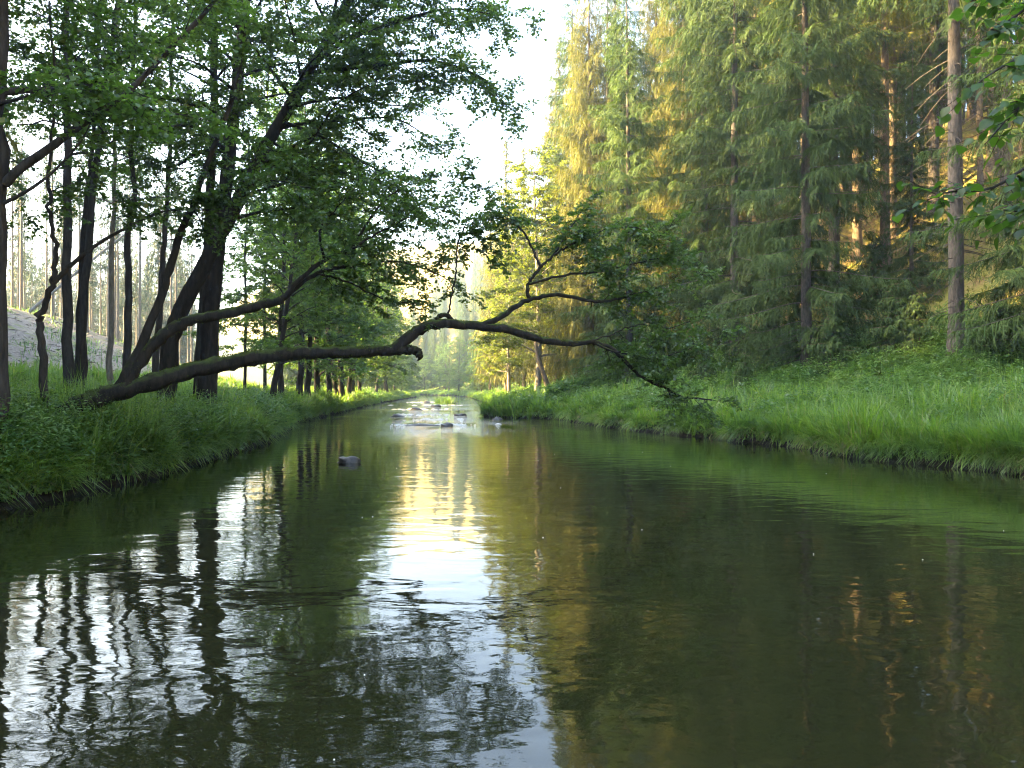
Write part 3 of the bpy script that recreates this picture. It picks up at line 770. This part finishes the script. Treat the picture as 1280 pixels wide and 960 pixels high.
# mid-distance bank trees: three prototypes, copied
protos = []
for i, (H, zb, nl, reach) in enumerate(((15, 2.6, 24, 3.6), (18, 3.5, 27, 3.8), (11, 1.2, 22, 3.4))):
    rr = np.random.default_rng(60 + i); w_, l_ = MB(), MB()
    tr = [(0, 0, -.4), (.1, .1, H * .25), (.25 + .3 * (i == 1), 0, H * .5), (.2, .2, H * .8), (.3, .1, H)]
    broadleaf(w_, l_, np.array(tr), .19, .04, rr, zb, nl, reach, size=.17, per=7, step=.40, twstep=.20, twig=.65, k=7, sublen=1.4)
    e = empty('bank_tree'); tag(e, 'x', 'tree', GB)
    w_.obj('trunk', M['bark'], e, smooth=True); l_.obj('crown', M['broad'], e); protos.append(e)
mids = [(345, 36, 0, .8, 'dark leaning trunk rising behind the middle of the fallen-looking alder'),
        (362, 41, 1, .85, 'bank tree directly behind the fork of the alder\'s second stem'),
        (384, 48, 0, 1.0, 'leafy bank tree behind the mossy trunk, first after the wide gap'),
        (397, 54, 2, 1.2, 'short bushy tree squeezed between two taller bank trees'),
        (412, 57, 1, 1.0, 'taller pale green tree midway along the shaded bank'),
        (428, 62, 0, 1.0, 'round-topped tree on the bank above the grey river boulder'),
        (447, 68, 1, .95, 'bank tree whose trunk shows under the mossy log towards its tip'),
        (466, 64, 2, 1.3, 'low spreading tree with boughs down to the bank grass'),
        (478, 80, 0, 1.0, 'hazy green bank tree behind the low spreading one'),
        (492, 74, 2, 1.25, 'drooping bushy tree overhanging the water just below the broken stub'),
        (508, 96, 0, 1.0, 'dull green tree at the river bend seen past the broken stub'),
        (522, 112, 2, 1.5, 'last dark bush-like tree before the river bend'),
        (455, 46, 1, 1.0, 'high-crowned tree whose pale top stands against the white sky gap')]
fr = list(protos); used = [False] * 3
for i, (px, Y, k, s, lab) in enumerate(mids):
    x = (px - CX) / FPX * Y; x = min(x, float(xl(Y)) - 1.0)
    loc = (x, Y, float(zg(x, Y)))
    if not used[k]:
        o = protos[k]; o.location = loc; o.rotation_euler = (0, 0, i * 1.9); o.scale = (s, s, s); o['label'] = lab; used[k] = True
    else: o = copy_tree(protos[k], loc, i * 1.9, s, lab, GB)
    o.rotation_euler = (.05 * math.sin(i * 2.7), .09 * math.cos(i * 1.3) + .03, i * 1.9)

rr = np.random.default_rng(77)
for sd_ in (-1, 1):
    for Yq in np.arange(120, 262, 6.5):
        Y = Yq + rr.uniform(-2, 2); x = float(xl(Y)) - rr.uniform(1.2, 5) if sd_ < 0 else float(xr(Y)) + rr.uniform(1.5, 7)
        copy_tree(protos[2], (x, Y, float(zg(x, Y)) - .3), rr.uniform(0, 6), rr.uniform(.55, 1.15), 'distant bushy tree lining the water beyond the river bend', 'distant trees beyond the bend')

# sunlit yellow-green tree at the end of the straight reach
rr = np.random.default_rng(91); w_, l_ = MB(), MB()
broadleaf(w_, l_, np.array([(0, 0, -.4), (.1, 0, 4), (0, .1, 9), (-.2, 0, 14), (-.3, 0, 18.)]), .26, .05, rr, 3.5, 32, 4.6, size=.18, per=8, step=.36, twstep=.18, twig=.65, k=8, sublen=1.6)
Yt = 62; x = max((672 - CX) / FPX * Yt, float(xr(Yt)) + 1.5)
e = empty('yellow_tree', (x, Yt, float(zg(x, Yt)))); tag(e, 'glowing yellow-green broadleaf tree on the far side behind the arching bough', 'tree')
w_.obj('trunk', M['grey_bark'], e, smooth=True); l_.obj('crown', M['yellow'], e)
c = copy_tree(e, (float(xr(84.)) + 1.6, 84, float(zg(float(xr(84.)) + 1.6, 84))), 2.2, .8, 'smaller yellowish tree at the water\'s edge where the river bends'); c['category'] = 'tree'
# broken leaning snag beside it
sn = MB(); sn.tube(crom([(0, 0, -.2), (-.5, .1, 1.5), (-1.0, .1, 3.0), (-1.2, .2, 4.2)], 12), np.linspace(.2, .12, 12), 8, .12)
x = (690 - CX) / FPX * 58
o = sn.obj('tree_snag', M['spruce_bark'], smooth=True); o.location = (x, 58, float(zg(x, 58))); tag(o, 'broken leaning snag beside the grey trunks of the yellow-green tree', 'dead tree')

# ------------------------------------------------------------------ spruces
GS = 'spruces along the foot of the slope'; GH = 'tall spruces up the sunlit slope'


def make_spruce(name, seed, mat='needle', bark='spruce_bark', **kw):
    rr = np.random.default_rng(seed); w_, l_ = MB(), MB(); spruce(w_, l_, r=rr, **kw)
    e = empty(name); tag(e, 'x', 'spruce tree')
    w_.obj('trunk', M[bark], e, smooth=True); l_.obj('crown', M[mat], e)
    return e


M['spruce_grey'] = barkmat('spruce_bark_grey', (.035, .030, .026), (.105, .09, .076), None, scale=9)
hi = [make_spruce('spruce_tree', 101, bark='spruce_grey', H=28, zb=1.6, Lmax=4.3, r0=.24, dead=60, whorl=.8, per=7, dens=.84, droop=1.05, wid=.034, twl=.8),
      make_spruce('spruce_tree', 102, bark='spruce_grey', H=32, zb=6.5, Lmax=4.0, r0=.30, dead=70, dens=.8, whorl=.8, per=7, droop=1.1, wid=.034, twl=.8),
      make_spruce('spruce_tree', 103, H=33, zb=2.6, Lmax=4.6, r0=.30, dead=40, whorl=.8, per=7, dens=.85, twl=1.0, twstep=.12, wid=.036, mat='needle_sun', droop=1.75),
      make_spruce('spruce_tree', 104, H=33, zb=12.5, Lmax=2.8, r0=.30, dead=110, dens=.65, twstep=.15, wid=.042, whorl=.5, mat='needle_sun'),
      make_spruce('spruce_tree', 105, bark='spruce_grey', H=33, zb=11.5, Lmax=3.2, r0=.27, dead=90, dens=.6, whorl=.7, droop=1.1)]
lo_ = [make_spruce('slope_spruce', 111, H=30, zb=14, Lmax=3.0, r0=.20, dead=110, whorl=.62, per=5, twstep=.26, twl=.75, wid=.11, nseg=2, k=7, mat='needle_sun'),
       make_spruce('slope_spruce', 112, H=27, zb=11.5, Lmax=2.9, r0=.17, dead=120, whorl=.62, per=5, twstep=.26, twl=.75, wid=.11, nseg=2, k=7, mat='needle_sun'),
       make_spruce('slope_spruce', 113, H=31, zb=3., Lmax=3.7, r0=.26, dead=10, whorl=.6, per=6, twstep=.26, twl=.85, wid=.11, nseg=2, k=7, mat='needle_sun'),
       make_spruce('woodland_spruce', 114, H=30, zb=2., Lmax=3.9, r0=.26, dead=5, whorl=.6, per=6, twstep=.26, twl=.85, wid=.11, nseg=2, k=7)]
used_hi = [False] * 5; used_lo = [False] * 4


def put(protos_, used_, k, x, Y, s, rz, lab, grp, sz=None, dz=0., name=None):
    loc = (x, Y, float(zg(x, Y)) - .15 + dz)
    if not used_[k]:
        o = protos_[k]; used_[k] = True
        o.location = loc; o.rotation_euler = (0, 0, rz); o.scale = (s, s, sz or s); o['label'] = lab
        o['group'] = grp
        return o
    return copy_tree(protos_[k], loc, rz, s, lab, grp, sz, name)


main_spruces = [(1196, 27, 4, 1.05, 'thick grey spruce trunk, bare below, nearest to the leafy overhanging twigs'),
                (1008, 33, 0, 1.0, 'dense dark spruce with feathery boughs sweeping down to the bank herbs'),
                (1043, 37, 1, 1.0, 'tall spruce with a bare dark trunk just behind the feathery low-boughed spruce'),
                (918, 40, 0, 1.08, 'dark green spruce with curtains of twigs behind the drooping alder tip'),
                (856, 50, 2, 1.0, 'golden-topped spruce with a visible orange trunk in the middle of the stand'),
                (786, 46, 0, .92, 'dark drooping spruce behind the upper alder leaves'),
                (738, 58, 2, 1.0, 'broad golden spruce whose swept boughs meet the white sky'),
                (698, 74, 2, 1.02, 'outermost golden spruce bordering the white sky gap'),
                (1072, 44, 3, .95, 'spruce with a glowing orange trunk next to the pair of bare poles'),
                (1107, 39, 3, .9, 'first of two close bare spruce poles, the darker one'),
                (1116, 43, 3, .92, 'second of two close bare spruce poles, the glowing one'),
                (1128, 47, 3, .9, 'slim bare spruce pole standing upslope of the two close poles'),
                (1242, 41, 3, 1., 'sunlit spruce trunk on the slope behind the overhanging leafy twigs'),
                (1258, 33, 4, .9, 'shaded spruce trunk close to the edge of the picture behind the twigs'),
                (1318, 24, 0, .9, 'spruce showing only its low feathery boughs at the picture edge'),
                (945, 52, 3, 1.0, 'spruce rising golden above the dark curtain-like spruce'),
                (990, 50, 3, 1.0, 'high golden spruce behind the dense feathery spruce'),
                (770, 68, 2, 1.05, 'golden spruce just behind the broad golden one'),
                (822, 60, 2, 1.0, 'yellowish spruce between two golden-topped neighbours'),
                (888, 58, 2, 1.05, 'golden spruce right behind the orange-trunked one'),
                (965, 62, 2, 1.0, 'golden spruce high on the slope over the feathery spruce'),
                (1030, 56, 3, 1.05, 'spruce closing the gap above the bare dark trunk'),
                (1085, 58, 3, 1.0, 'spruce whose crown hangs above the close bare poles'),
                (1165, 50, 3, 1.0, 'spruce standing over the brightest patch of sunny moss'),
                (1168, 42, 1, 1.0, 'spruce whose dark lower boughs hang between the bare poles and the thick grey trunk'),
                (1078, 49, 1, .95, 'spruce spreading over the glowing orange trunk'),
                (1232, 47, 1, .95, 'spruce with ragged boughs above the sunlit trunk on the slope'),
                (716, 66, 1, 1.1, 'tall dark-trunked spruce filling the edge of the stand by the sky gap'),
                (760, 61, 0, 1.2, 'full green spruce between the golden ones near the sky gap'),
                (880, 47, 0, 1.1, 'full green spruce between the curtain-like spruce and the orange-trunked one'),
                (1140, 33, 0, .42, 'short half-grown spruce in front of the bare poles'),
                (1215, 54, 3, 1.05, 'golden crowned spruce above the overhanging leafy twigs')]
for i, (px, Y, k, s, lab) in enumerate(main_spruces):
    put(hi, used_hi, k, (px - CX) / FPX * Y, Y, s, i * 2.1, lab, GS)
for px, Y, k, s, lab in ((622, 94, 2, 1., 'pale hazy spruce top in the sky gap above the yellow-green tree'), (590, 122, 1, 1.0, 'faint greyish spruce furthest along the bright gap'), (655, 104, 1, 1.05, 'hazy spruce between the pale top and the golden boughs')):
    put(lo_, used_lo, 2, max((px - CX) / FPX * Y, float(xr(Y)) + 2.2), Y, s, px, lab, GS)
# upslope rows
rr = np.random.default_rng(200); cnt = 0
for d in np.arange(15, 72, 4.6):
    for Yb in np.arange(16, 140, 4.8):
        Y = Yb + rr.uniform(-2, 2); dd = d + rr.uniform(-2, 2); x = float(np.interp(Y, YR, XR)) + dd
        if x > .70 * Y + 4 or dd < 12: continue
        if cnt >= 295: break
        px = CX + x / Y * FPX
        if any(abs(px - q[0]) < 9 and abs(Y - q[1]) < 4 for q in main_spruces): continue
        cnt += 1
        put(lo_, used_lo, int(rr.integers(0, 2)), x, Y, rr.uniform(.85, 1.1), rr.uniform(0, 6.28), 'slim straight spruce among many on the sunny forest slope', GH)
# young spruces in the understorey
yg = make_spruce('young_spruce', 121, H=3.0, zb=.15, Lmax=1.35, r0=.04, whorl=.2, per=7, twstep=.09, twl=.4, wid=.035, k=6)
ygl = [(1040, 31, 1.0, 'small bushy spruce under the bare dark trunk'), (930, 31, .7, 'low young spruce at the edge of the bank herbs'), (880, 37, .8, 'young spruce in the shade of the curtain-like spruce'),
       (1118, 30, 1.0, 'young spruce beneath the close bare poles'), (1150, 29, .8, 'little spruce beside the foot of the thick grey trunk'), (965, 36, 1.2, 'young spruce filling the gap by the feathery spruce'), (1090, 36, 1.2, 'young spruce on the shady slope below the orange trunk'), (1245, 25, .9, 'young spruce near the picture edge above the ferns'), (820, 46, 1.3, 'dusky young spruce behind the arching alder tip'), (770, 50, 1.2, 'young spruce deep in shade above the bright bank grass')]
for i, (px, Y, s, lab) in enumerate(ygl):
    x = (px - CX) / FPX * Y; loc = (x, Y, float(zg(x, Y)) - .05)
    if i == 0: yg.location = loc; yg['label'] = lab; yg['group'] = 'young spruces in the understorey'
    else: copy_tree(yg, loc, i * 1.3, s, lab, 'young spruces in the understorey')

# misty spruce wood on the other side, and an unseen stand added to shade the river
mist = [make_spruce('misty_spruce', 131, H=27, zb=14, Lmax=2.3, r0=.22, dead=45, whorl=.62, per=5, dens=.5, twstep=.26, twl=.75, wid=.12, nseg=2, k=7, bark='grey_bark', mat='needle_dry'),
        make_spruce('misty_spruce', 132, H=26, zb=14, Lmax=2.3, r0=.19, dead=55, dens=.5, whorl=.62, per=5, twstep=.26, twl=.75, wid=.12, nseg=2, k=7, bark='grey_bark', mat='needle_dry')]
um = [False] * 2; GM = 'spruces of the misty wood'
rr = np.random.default_rng(300); cnt = 0
for Yb in np.arange(67, 108, 4.9):
    for q in np.arange(-.74, -.405, .04):
        Y = Yb + rr.uniform(-1.8, 1.8); x = (q + rr.uniform(-.018, .018)) * Y
        if float(xl(Y)) - x < 17: continue
        put(mist, um, int(rr.integers(0, 2)), x, Y, rr.uniform(.62, .82), rr.uniform(0, 6.28), 'slender grey spruce trunk among many in the pale mist', GM); cnt += 1
mist.append(make_spruce('misty_spruce', 133, H=27, zb=3.5, Lmax=3.3, r0=.2, dead=30, whorl=.62, per=6, twstep=.26, twl=.8, wid=.12, nseg=2, k=7, bark='grey_bark', mat='needle_dry', dens=.8)); um.append(False)
for Yb in np.arange(104, 168, 6.5):
    for q in np.arange(-.74, -.405, .036):
        Y = Yb + rr.uniform(-2.4, 2.4); x = (q + rr.uniform(-.016, .016)) * Y
        put(mist, um, 2 if rr.uniform() < .6 else 0, x, Y, rr.uniform(.62, .86), rr.uniform(0, 6.28), 'slender grey spruce trunk among many in the pale mist', GM)
for x0 in np.arange(-66, -14, 5.):  # out-of-view spruces put in to cast shade across the river
    for Yb in np.arange(-30, 59, 5.):
        x = x0 + rr.uniform(-2, 2); Y = Yb + rr.uniform(-2, 2)
        if x > -.74 * Y - 3 or x > xl(Y) - 6: continue
        put(lo_, used_lo, 2, x, Y, rr.uniform(.98, 1.12) if Y < 44 else rr.uniform(.76, .9), rr.uniform(0, 6.28), 'dense unseen spruce added to shade the river and its banks', 'unseen spruces added for shade', name='shade_spruce'); cnt += 1
# far valley head
GF = 'blue hazy spruces at the head of the valley'
for i in range(60):
    Y = rr.uniform(100, 270); px = rr.uniform(365, 505)
    x = (px - CX) / FPX * Y
    if float(xl(Y)) - x < 5: continue
    if Y < 150 and px > 470: continue
    put(lo_, used_lo, 3, x, Y, rr.uniform(.65, .8) if Y < 150 else rr.uniform(.85, 1.15), rr.uniform(0, 6.28), 'hazy spruce in the wood behind the shaded bank trees', 'spruces behind the shaded bank', name='woodland_spruce')
for i in range(110):
    Y = rr.uniform(205, 330); px = rr.uniform(455, 660) if i > 8 else rr.uniform(380, 470)
    x = (px - CX) / FPX * Y
    if -(float(xl(Y)) - x) > -3 and -(x - float(xr(Y))) > -3: continue
    put(lo_, used_lo, 3, x, Y, rr.uniform(.55, .85), rr.uniform(0, 6.28), 'bluish hazy spruce closing the end of the river valley', GF, name='valley_spruce')
lt = MB(); n = 4500
Y = rng.uniform(24, 78, n); X = -rng.uniform(.40, .72, n) * Y; d = xl(Y) - X
k = (d > 9) & (d < 40); X, Y = X[k], Y[k]; n = len(X); a_q = rng.uniform(0, 6.28, n)
kites(lt, np.stack([X, Y, zg(X, Y) + .02], 1), np.stack([np.cos(a_q), np.sin(a_q), rng.normal(.05, .15, n)], 1), np.array([0, 0, 1.]) + rng.normal(0, .5, (n, 3)), rng.uniform(.15, .9, n), rng.uniform(.03, .09, n))
tag(lt.obj('brushwood_litter', M['litter']), 'broken brushwood and bark litter strewn on the bare clearing', 'litter', kind='stuff')
tu = MB(); n = 9000
Y = rng.uniform(26, 75, n); X = -rng.uniform(.40, .72, n) * Y; d = xl(Y) - X
k = (d > 8) & (d < 40) & (vnoise(X, Y, 2.5, 81) > .1); X, Y = X[k], Y[k]; n = len(X)
blades(tu, X, Y, rng.uniform(.15, .55, n), rng.uniform(.03, .06, n), np.abs(rng.normal(.5, .3, n)), rng.uniform(0, 6.28, n), rng, 2)
tag(tu.obj('clearing_weeds', M['herb']), 'sparse weeds dotting the bare clearing', 'weeds', kind='stuff')
# fallen pale pole against the misty slope
pl = MB(); a = at(36, 390, 46); b_ = at(195, 262, 50); pl.tube(crom([a - a, (b_ - a) * .5 + (0, 0, .1), b_ - a], 12), np.linspace(.10, .05, 12), 7, .05)
o = pl.obj('dead_pole', M['dead'], smooth=True); o.location = a; tag(o, 'pale bare pole leaning diagonally across the misty slope', 'dead tree')

# ------------------------------------------------------------------ near overhanging branches (tree stands just outside the picture)
rr = np.random.default_rng(400)
ro = empty('hazel_tree', (5.0, 4.4, float(zg(6.4, 4.4)))); tag(ro, 'close leafy twigs with broad bright leaves hanging in at the upper picture edge', 'tree')
l0 = np.array([6.4, 4.4, float(zg(6.4, 4.4))]); ro.location = l0
w_ = MB(); l_ = MB()
w_.tube(crom([(0, 0, -.3), (-.1, 0, 1.2), (-.3, 0, 2.6), (-.5, .1, 4.2)], 14), np.linspace(.09, .04, 14), 8, .05)
w_.obj('trunk', M['bark'], ro, smooth=True)


def big_leaves(mb, S, D, L, per, size, r_):
    for i in range(len(S)):
        for j in range(per):
            t = (j + .6) / per; sg = 1 if j % 2 else -1
            p = S[i] + D[i] * L[i] * t - np.array([0, 0, .12 * L[i] * t * t])
            sd_ = norm(np.cross(D[i], [0, 0, 1.]))
            d = norm(D[i] * .5 + sd_ * sg * .7 + r_.normal(0, .3, 3) + np.array([0, 0, -.35]))
            nn = norm(np.array([0, -.25, 1.]) + r_.normal(0, .45, 3)); wv = norm(np.cross(nn, d)); nn = np.cross(d, wv)
            ln = size * r_.uniform(.7, 1.2); wd = ln * r_.uniform(.7, .85)
            prof = [(0, .02), (.12, .55), (.35, .98), (.58, .92), (.8, .55), (1., .02)]
            V = []
            for u, h in prof:
                cz = -.10 * ln * u * u
                V += [p + d * ln * u + nn * cz + wv * wd * .5 * h + nn * wd * .13 * h, p + d * ln * u + nn * cz, p + d * ln * u + nn * cz - wv * wd * .5 * h + nn * wd * .13 * h]
            Fq = []
            for k in range(5):
                a = k * 3
                Fq += [(a, a + 1, a + 4, a + 3), (a + 1, a + 2, a + 5, a + 4)]
            mb.add(np.array(V), np.array(Fq))


for lp in ([(1420, -60), (1360, 40), (1300, 60), (1250, 85), (1215, 110)], [(1420, 100), (1350, 180), (1290, 205), (1240, 235), (1185, 240), (1160, 250)], [(1380, -80), (1320, -20), (1270, 20), (1235, 40)],
           [(1380, 90), (1330, 110), (1280, 130), (1232, 180)], [(1400, 150), (1340, 215), (1290, 260), (1255, 262)], [(1400, -60), (1330, -50), (1270, -20), (1215, 0)]):
    dyv = rr.uniform(-.3, .3); path = crom([at(x, y, 4.2 + dyv - i * .04) for i, (x, y) in enumerate(lp)], 18)
    wl = MB(); wl.tube(path - l0, np.linspace(.014, .003, 18), 5, .05)
    n = 18; u = np.sort(rr.uniform(.35, 1, n)); i_ = np.clip((u * 17).astype(int), 0, 16)
    S = path[i_] - l0; T = norm(path[i_ + 1] - path[i_])
    sdv = norm(np.cross(T, [0, 0, 1.])); D = norm(T * .6 + sdv * rr.choice([-1, 1], (n, 1)) * .6 + rr.normal(0, .35, (n, 3)))
    L = rr.uniform(.14, .3, n)
    prisms(wl, S, S + D * L[:, None], np.full(n, .0025)); big_leaves(l_, S, D, L, 4, .072, rr)
    wl.obj('branch', M['bark'], ro, smooth=True)
l_.obj('foliage', M['near'], ro)

# ------------------------------------------------------------------ stones, foam, painted riffle sparkle, islet tuft


def stone(name, loc, sx, sy, sz, seed, label, grp=None):
    r_ = np.random.default_rng(seed); nu, nv = 16, 10
    th = np.arange(nu) * 2 * PI / nu; ph = np.linspace(-1.2, PI / 2 - .02, nv)
    v = []
    for p_ in ph:
        for t_ in th:
            d = np.array([math.cos(p_) * math.cos(t_), math.cos(p_) * math.sin(t_), math.sin(p_)])
            k = 1 + .22 * math.sin(2.3 * d[0] + seed) * math.cos(3.1 * d[1] + seed * 2) + .15 * math.sin(5 * d[2] + 4 * d[0] + seed) + r_.uniform(-.04, .04)
            v.append(d * k * np.array([sx, sy, sz]))
    i = np.arange(nv - 1)[:, None] * nu; j = np.arange(nu)[None]
    mb = MB(); mb.add(np.array(v), np.stack([i + j, i + (j + 1) % nu, i + nu + (j + 1) % nu, i + nu + j], -1).reshape(-1, 4))
    o = mb.obj(name, M['stone'], smooth=True); o.location = loc; tag(o, label, 'stone', grp); return o


GR = 'stones in the river'
stone('river_stone', at(437, 578, 18.2) * (1, 1, 0), .27, .22, .15, 1, 'rounded grey boulder alone in the calm water', GR)
stone('river_stone', at(558, 532, 36) * (1, 1, 0) + (0, 0, -.02), .28, .25, .17, 2, 'dark stone at the end of the gravel bar in the riffle', GR)
stone('river_stone', at(530, 534, 36.5) * (1, 1, 0) + (0, 0, -.06), .95, .5, .13, 3, 'long flat stone breaking the surface of the riffle', GR)
stone('river_stone', at(533, 500, 95) * (1, 1, 0), .5, .4, .22, 4, 'small distant stone upstream beyond the riffle', GR)
stone('river_stone', at(563, 502, 90) * (1, 1, 0), .9, .5, .25, 5, 'flat distant stone beside the grass tuft in midstream', GR)
stone('river_stone', at(650, 518, 49) * (1, 1, 0) + (.3, 0, 0), .5, .3, .22, 6, 'grey stone at the foot of the little grassy point', GR)
for i, (px, py, Y, a1, a2, a3, lab) in enumerate(((497, 520, 48, .5, .3, .16, 'flat wet stone upstream of the gravel bar'), (575, 519, 50, .4, .3, .18, 'squarish stone in the shallows next to the grassy point'),
        (520, 512, 63, .6, .4, .2, 'broad wet stone in the middle of the upper riffle'), (545, 508, 74, .5, .4, .25, 'dark knobby stone in the upper riffle'), (622, 524, 43.5, .3, .22, .16, 'small mossy stone under the grass of the point'))):
    stone('river_stone', at(px, py, Y) * (1, 1, 0) + (0, 0, -.03), a1, a2, a3, 11 + i * 3, lab, GR)
ff = MB(); n = 26
Y = rng.uniform(3.5, 22, n); X = rng.uniform(-.5, .65, n) * Y
k = (X < xr(Y) - .4) & (X > xl(Y) + .4); X, Y = X[k], Y[k]; n = len(X)
for x, y in zip(X, Y):
    a = np.linspace(0, 2 * PI, 5)[:4] + rng.uniform(0, 1); s = rng.uniform(.003, .009)
    q = np.stack([x + s * np.cos(a) * 1.4, y + s * np.sin(a), np.full(4, .004)], 1); q2 = q.copy(); q2[:, 2] = .0095; q2[:, :2] = q2[:, :2] * .6 + np.array([x, y]) * .4
    ff.add(np.concatenate([q, q2]), [(0, 1, 5, 4), (1, 2, 6, 5), (2, 3, 7, 6), (3, 0, 4, 7), (4, 5, 6, 7)])
tag(ff.obj('foam_flecks', M['foam']), 'tiny pale foam flecks and petals drifting on the water', 'foam', kind='stuff')
wm = MB()  # white foam shapes standing in for bright glints on the wavelets
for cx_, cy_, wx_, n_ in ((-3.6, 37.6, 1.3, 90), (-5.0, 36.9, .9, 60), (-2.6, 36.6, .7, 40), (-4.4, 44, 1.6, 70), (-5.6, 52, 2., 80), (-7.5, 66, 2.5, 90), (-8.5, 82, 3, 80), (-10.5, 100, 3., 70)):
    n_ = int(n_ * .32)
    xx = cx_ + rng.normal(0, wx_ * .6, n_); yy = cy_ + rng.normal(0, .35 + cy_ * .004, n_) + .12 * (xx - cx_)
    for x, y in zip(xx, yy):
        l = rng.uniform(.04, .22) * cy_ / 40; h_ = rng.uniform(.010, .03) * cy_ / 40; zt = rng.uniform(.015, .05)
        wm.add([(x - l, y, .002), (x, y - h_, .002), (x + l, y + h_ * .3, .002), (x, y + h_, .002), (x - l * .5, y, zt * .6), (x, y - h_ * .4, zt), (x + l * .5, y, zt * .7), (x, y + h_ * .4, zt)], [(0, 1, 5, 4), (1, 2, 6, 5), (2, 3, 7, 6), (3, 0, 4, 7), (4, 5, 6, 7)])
tag(wm.obj('riffle_sparkle', M['foam'], smooth=True), 'white wavelets with painted sparkle over the shallow riffle', 'riffle sparkle', kind='stuff')
tm = MB(); n = 500; x0, y0 = at(557, 503, 88)[:2]
X = x0 + rng.normal(0, .5, n); Y = y0 + rng.normal(0, .6, n); save = zg


def flat(X, Y): return np.zeros_like(X) + .0


zg = flat
blades(tm, X, Y, rng.uniform(.5, 1.1, n), rng.uniform(.04, .07, n), np.abs(rng.normal(.35, .25, n)), rng.uniform(0, 6.28, n), rng, 2)
zg = save
o = tm.obj('grass_tuft', M['grass']); tag(o, 'isolated grass tuft growing in midstream near the river bend', 'grass tuft')

# ------------------------------------------------------------------ haze
HX0, HX1, HY0, HY1, HZ0, HZ1 = -440., 340., -70., 660., -2.6, 122.
hz = MB(); vv = np.array([(x, y, z) for z in (HZ0, HZ1) for y in (HY0, HY1) for x in (HX0, HX1)])
hz.add(vv, [(0, 2, 3, 1), (4, 5, 7, 6), (0, 1, 5, 4), (2, 6, 7, 3), (0, 4, 6, 2), (1, 3, 7, 5)])
m, nt, out = newmat('haze'); pv = nt.nodes.new('ShaderNodeVolumePrincipled'); pv.inputs['Color'].default_value = (.62, .82, 1, 1)
pv.inputs['Density'].default_value = .0008; pv.inputs['Anisotropy'].default_value = .6
nt.links.new(pv.outputs[0], out.inputs['Volume'])
o = hz.obj('haze', m); tag(o, 'thin pale morning mist filling the valley', 'haze', kind='stuff')
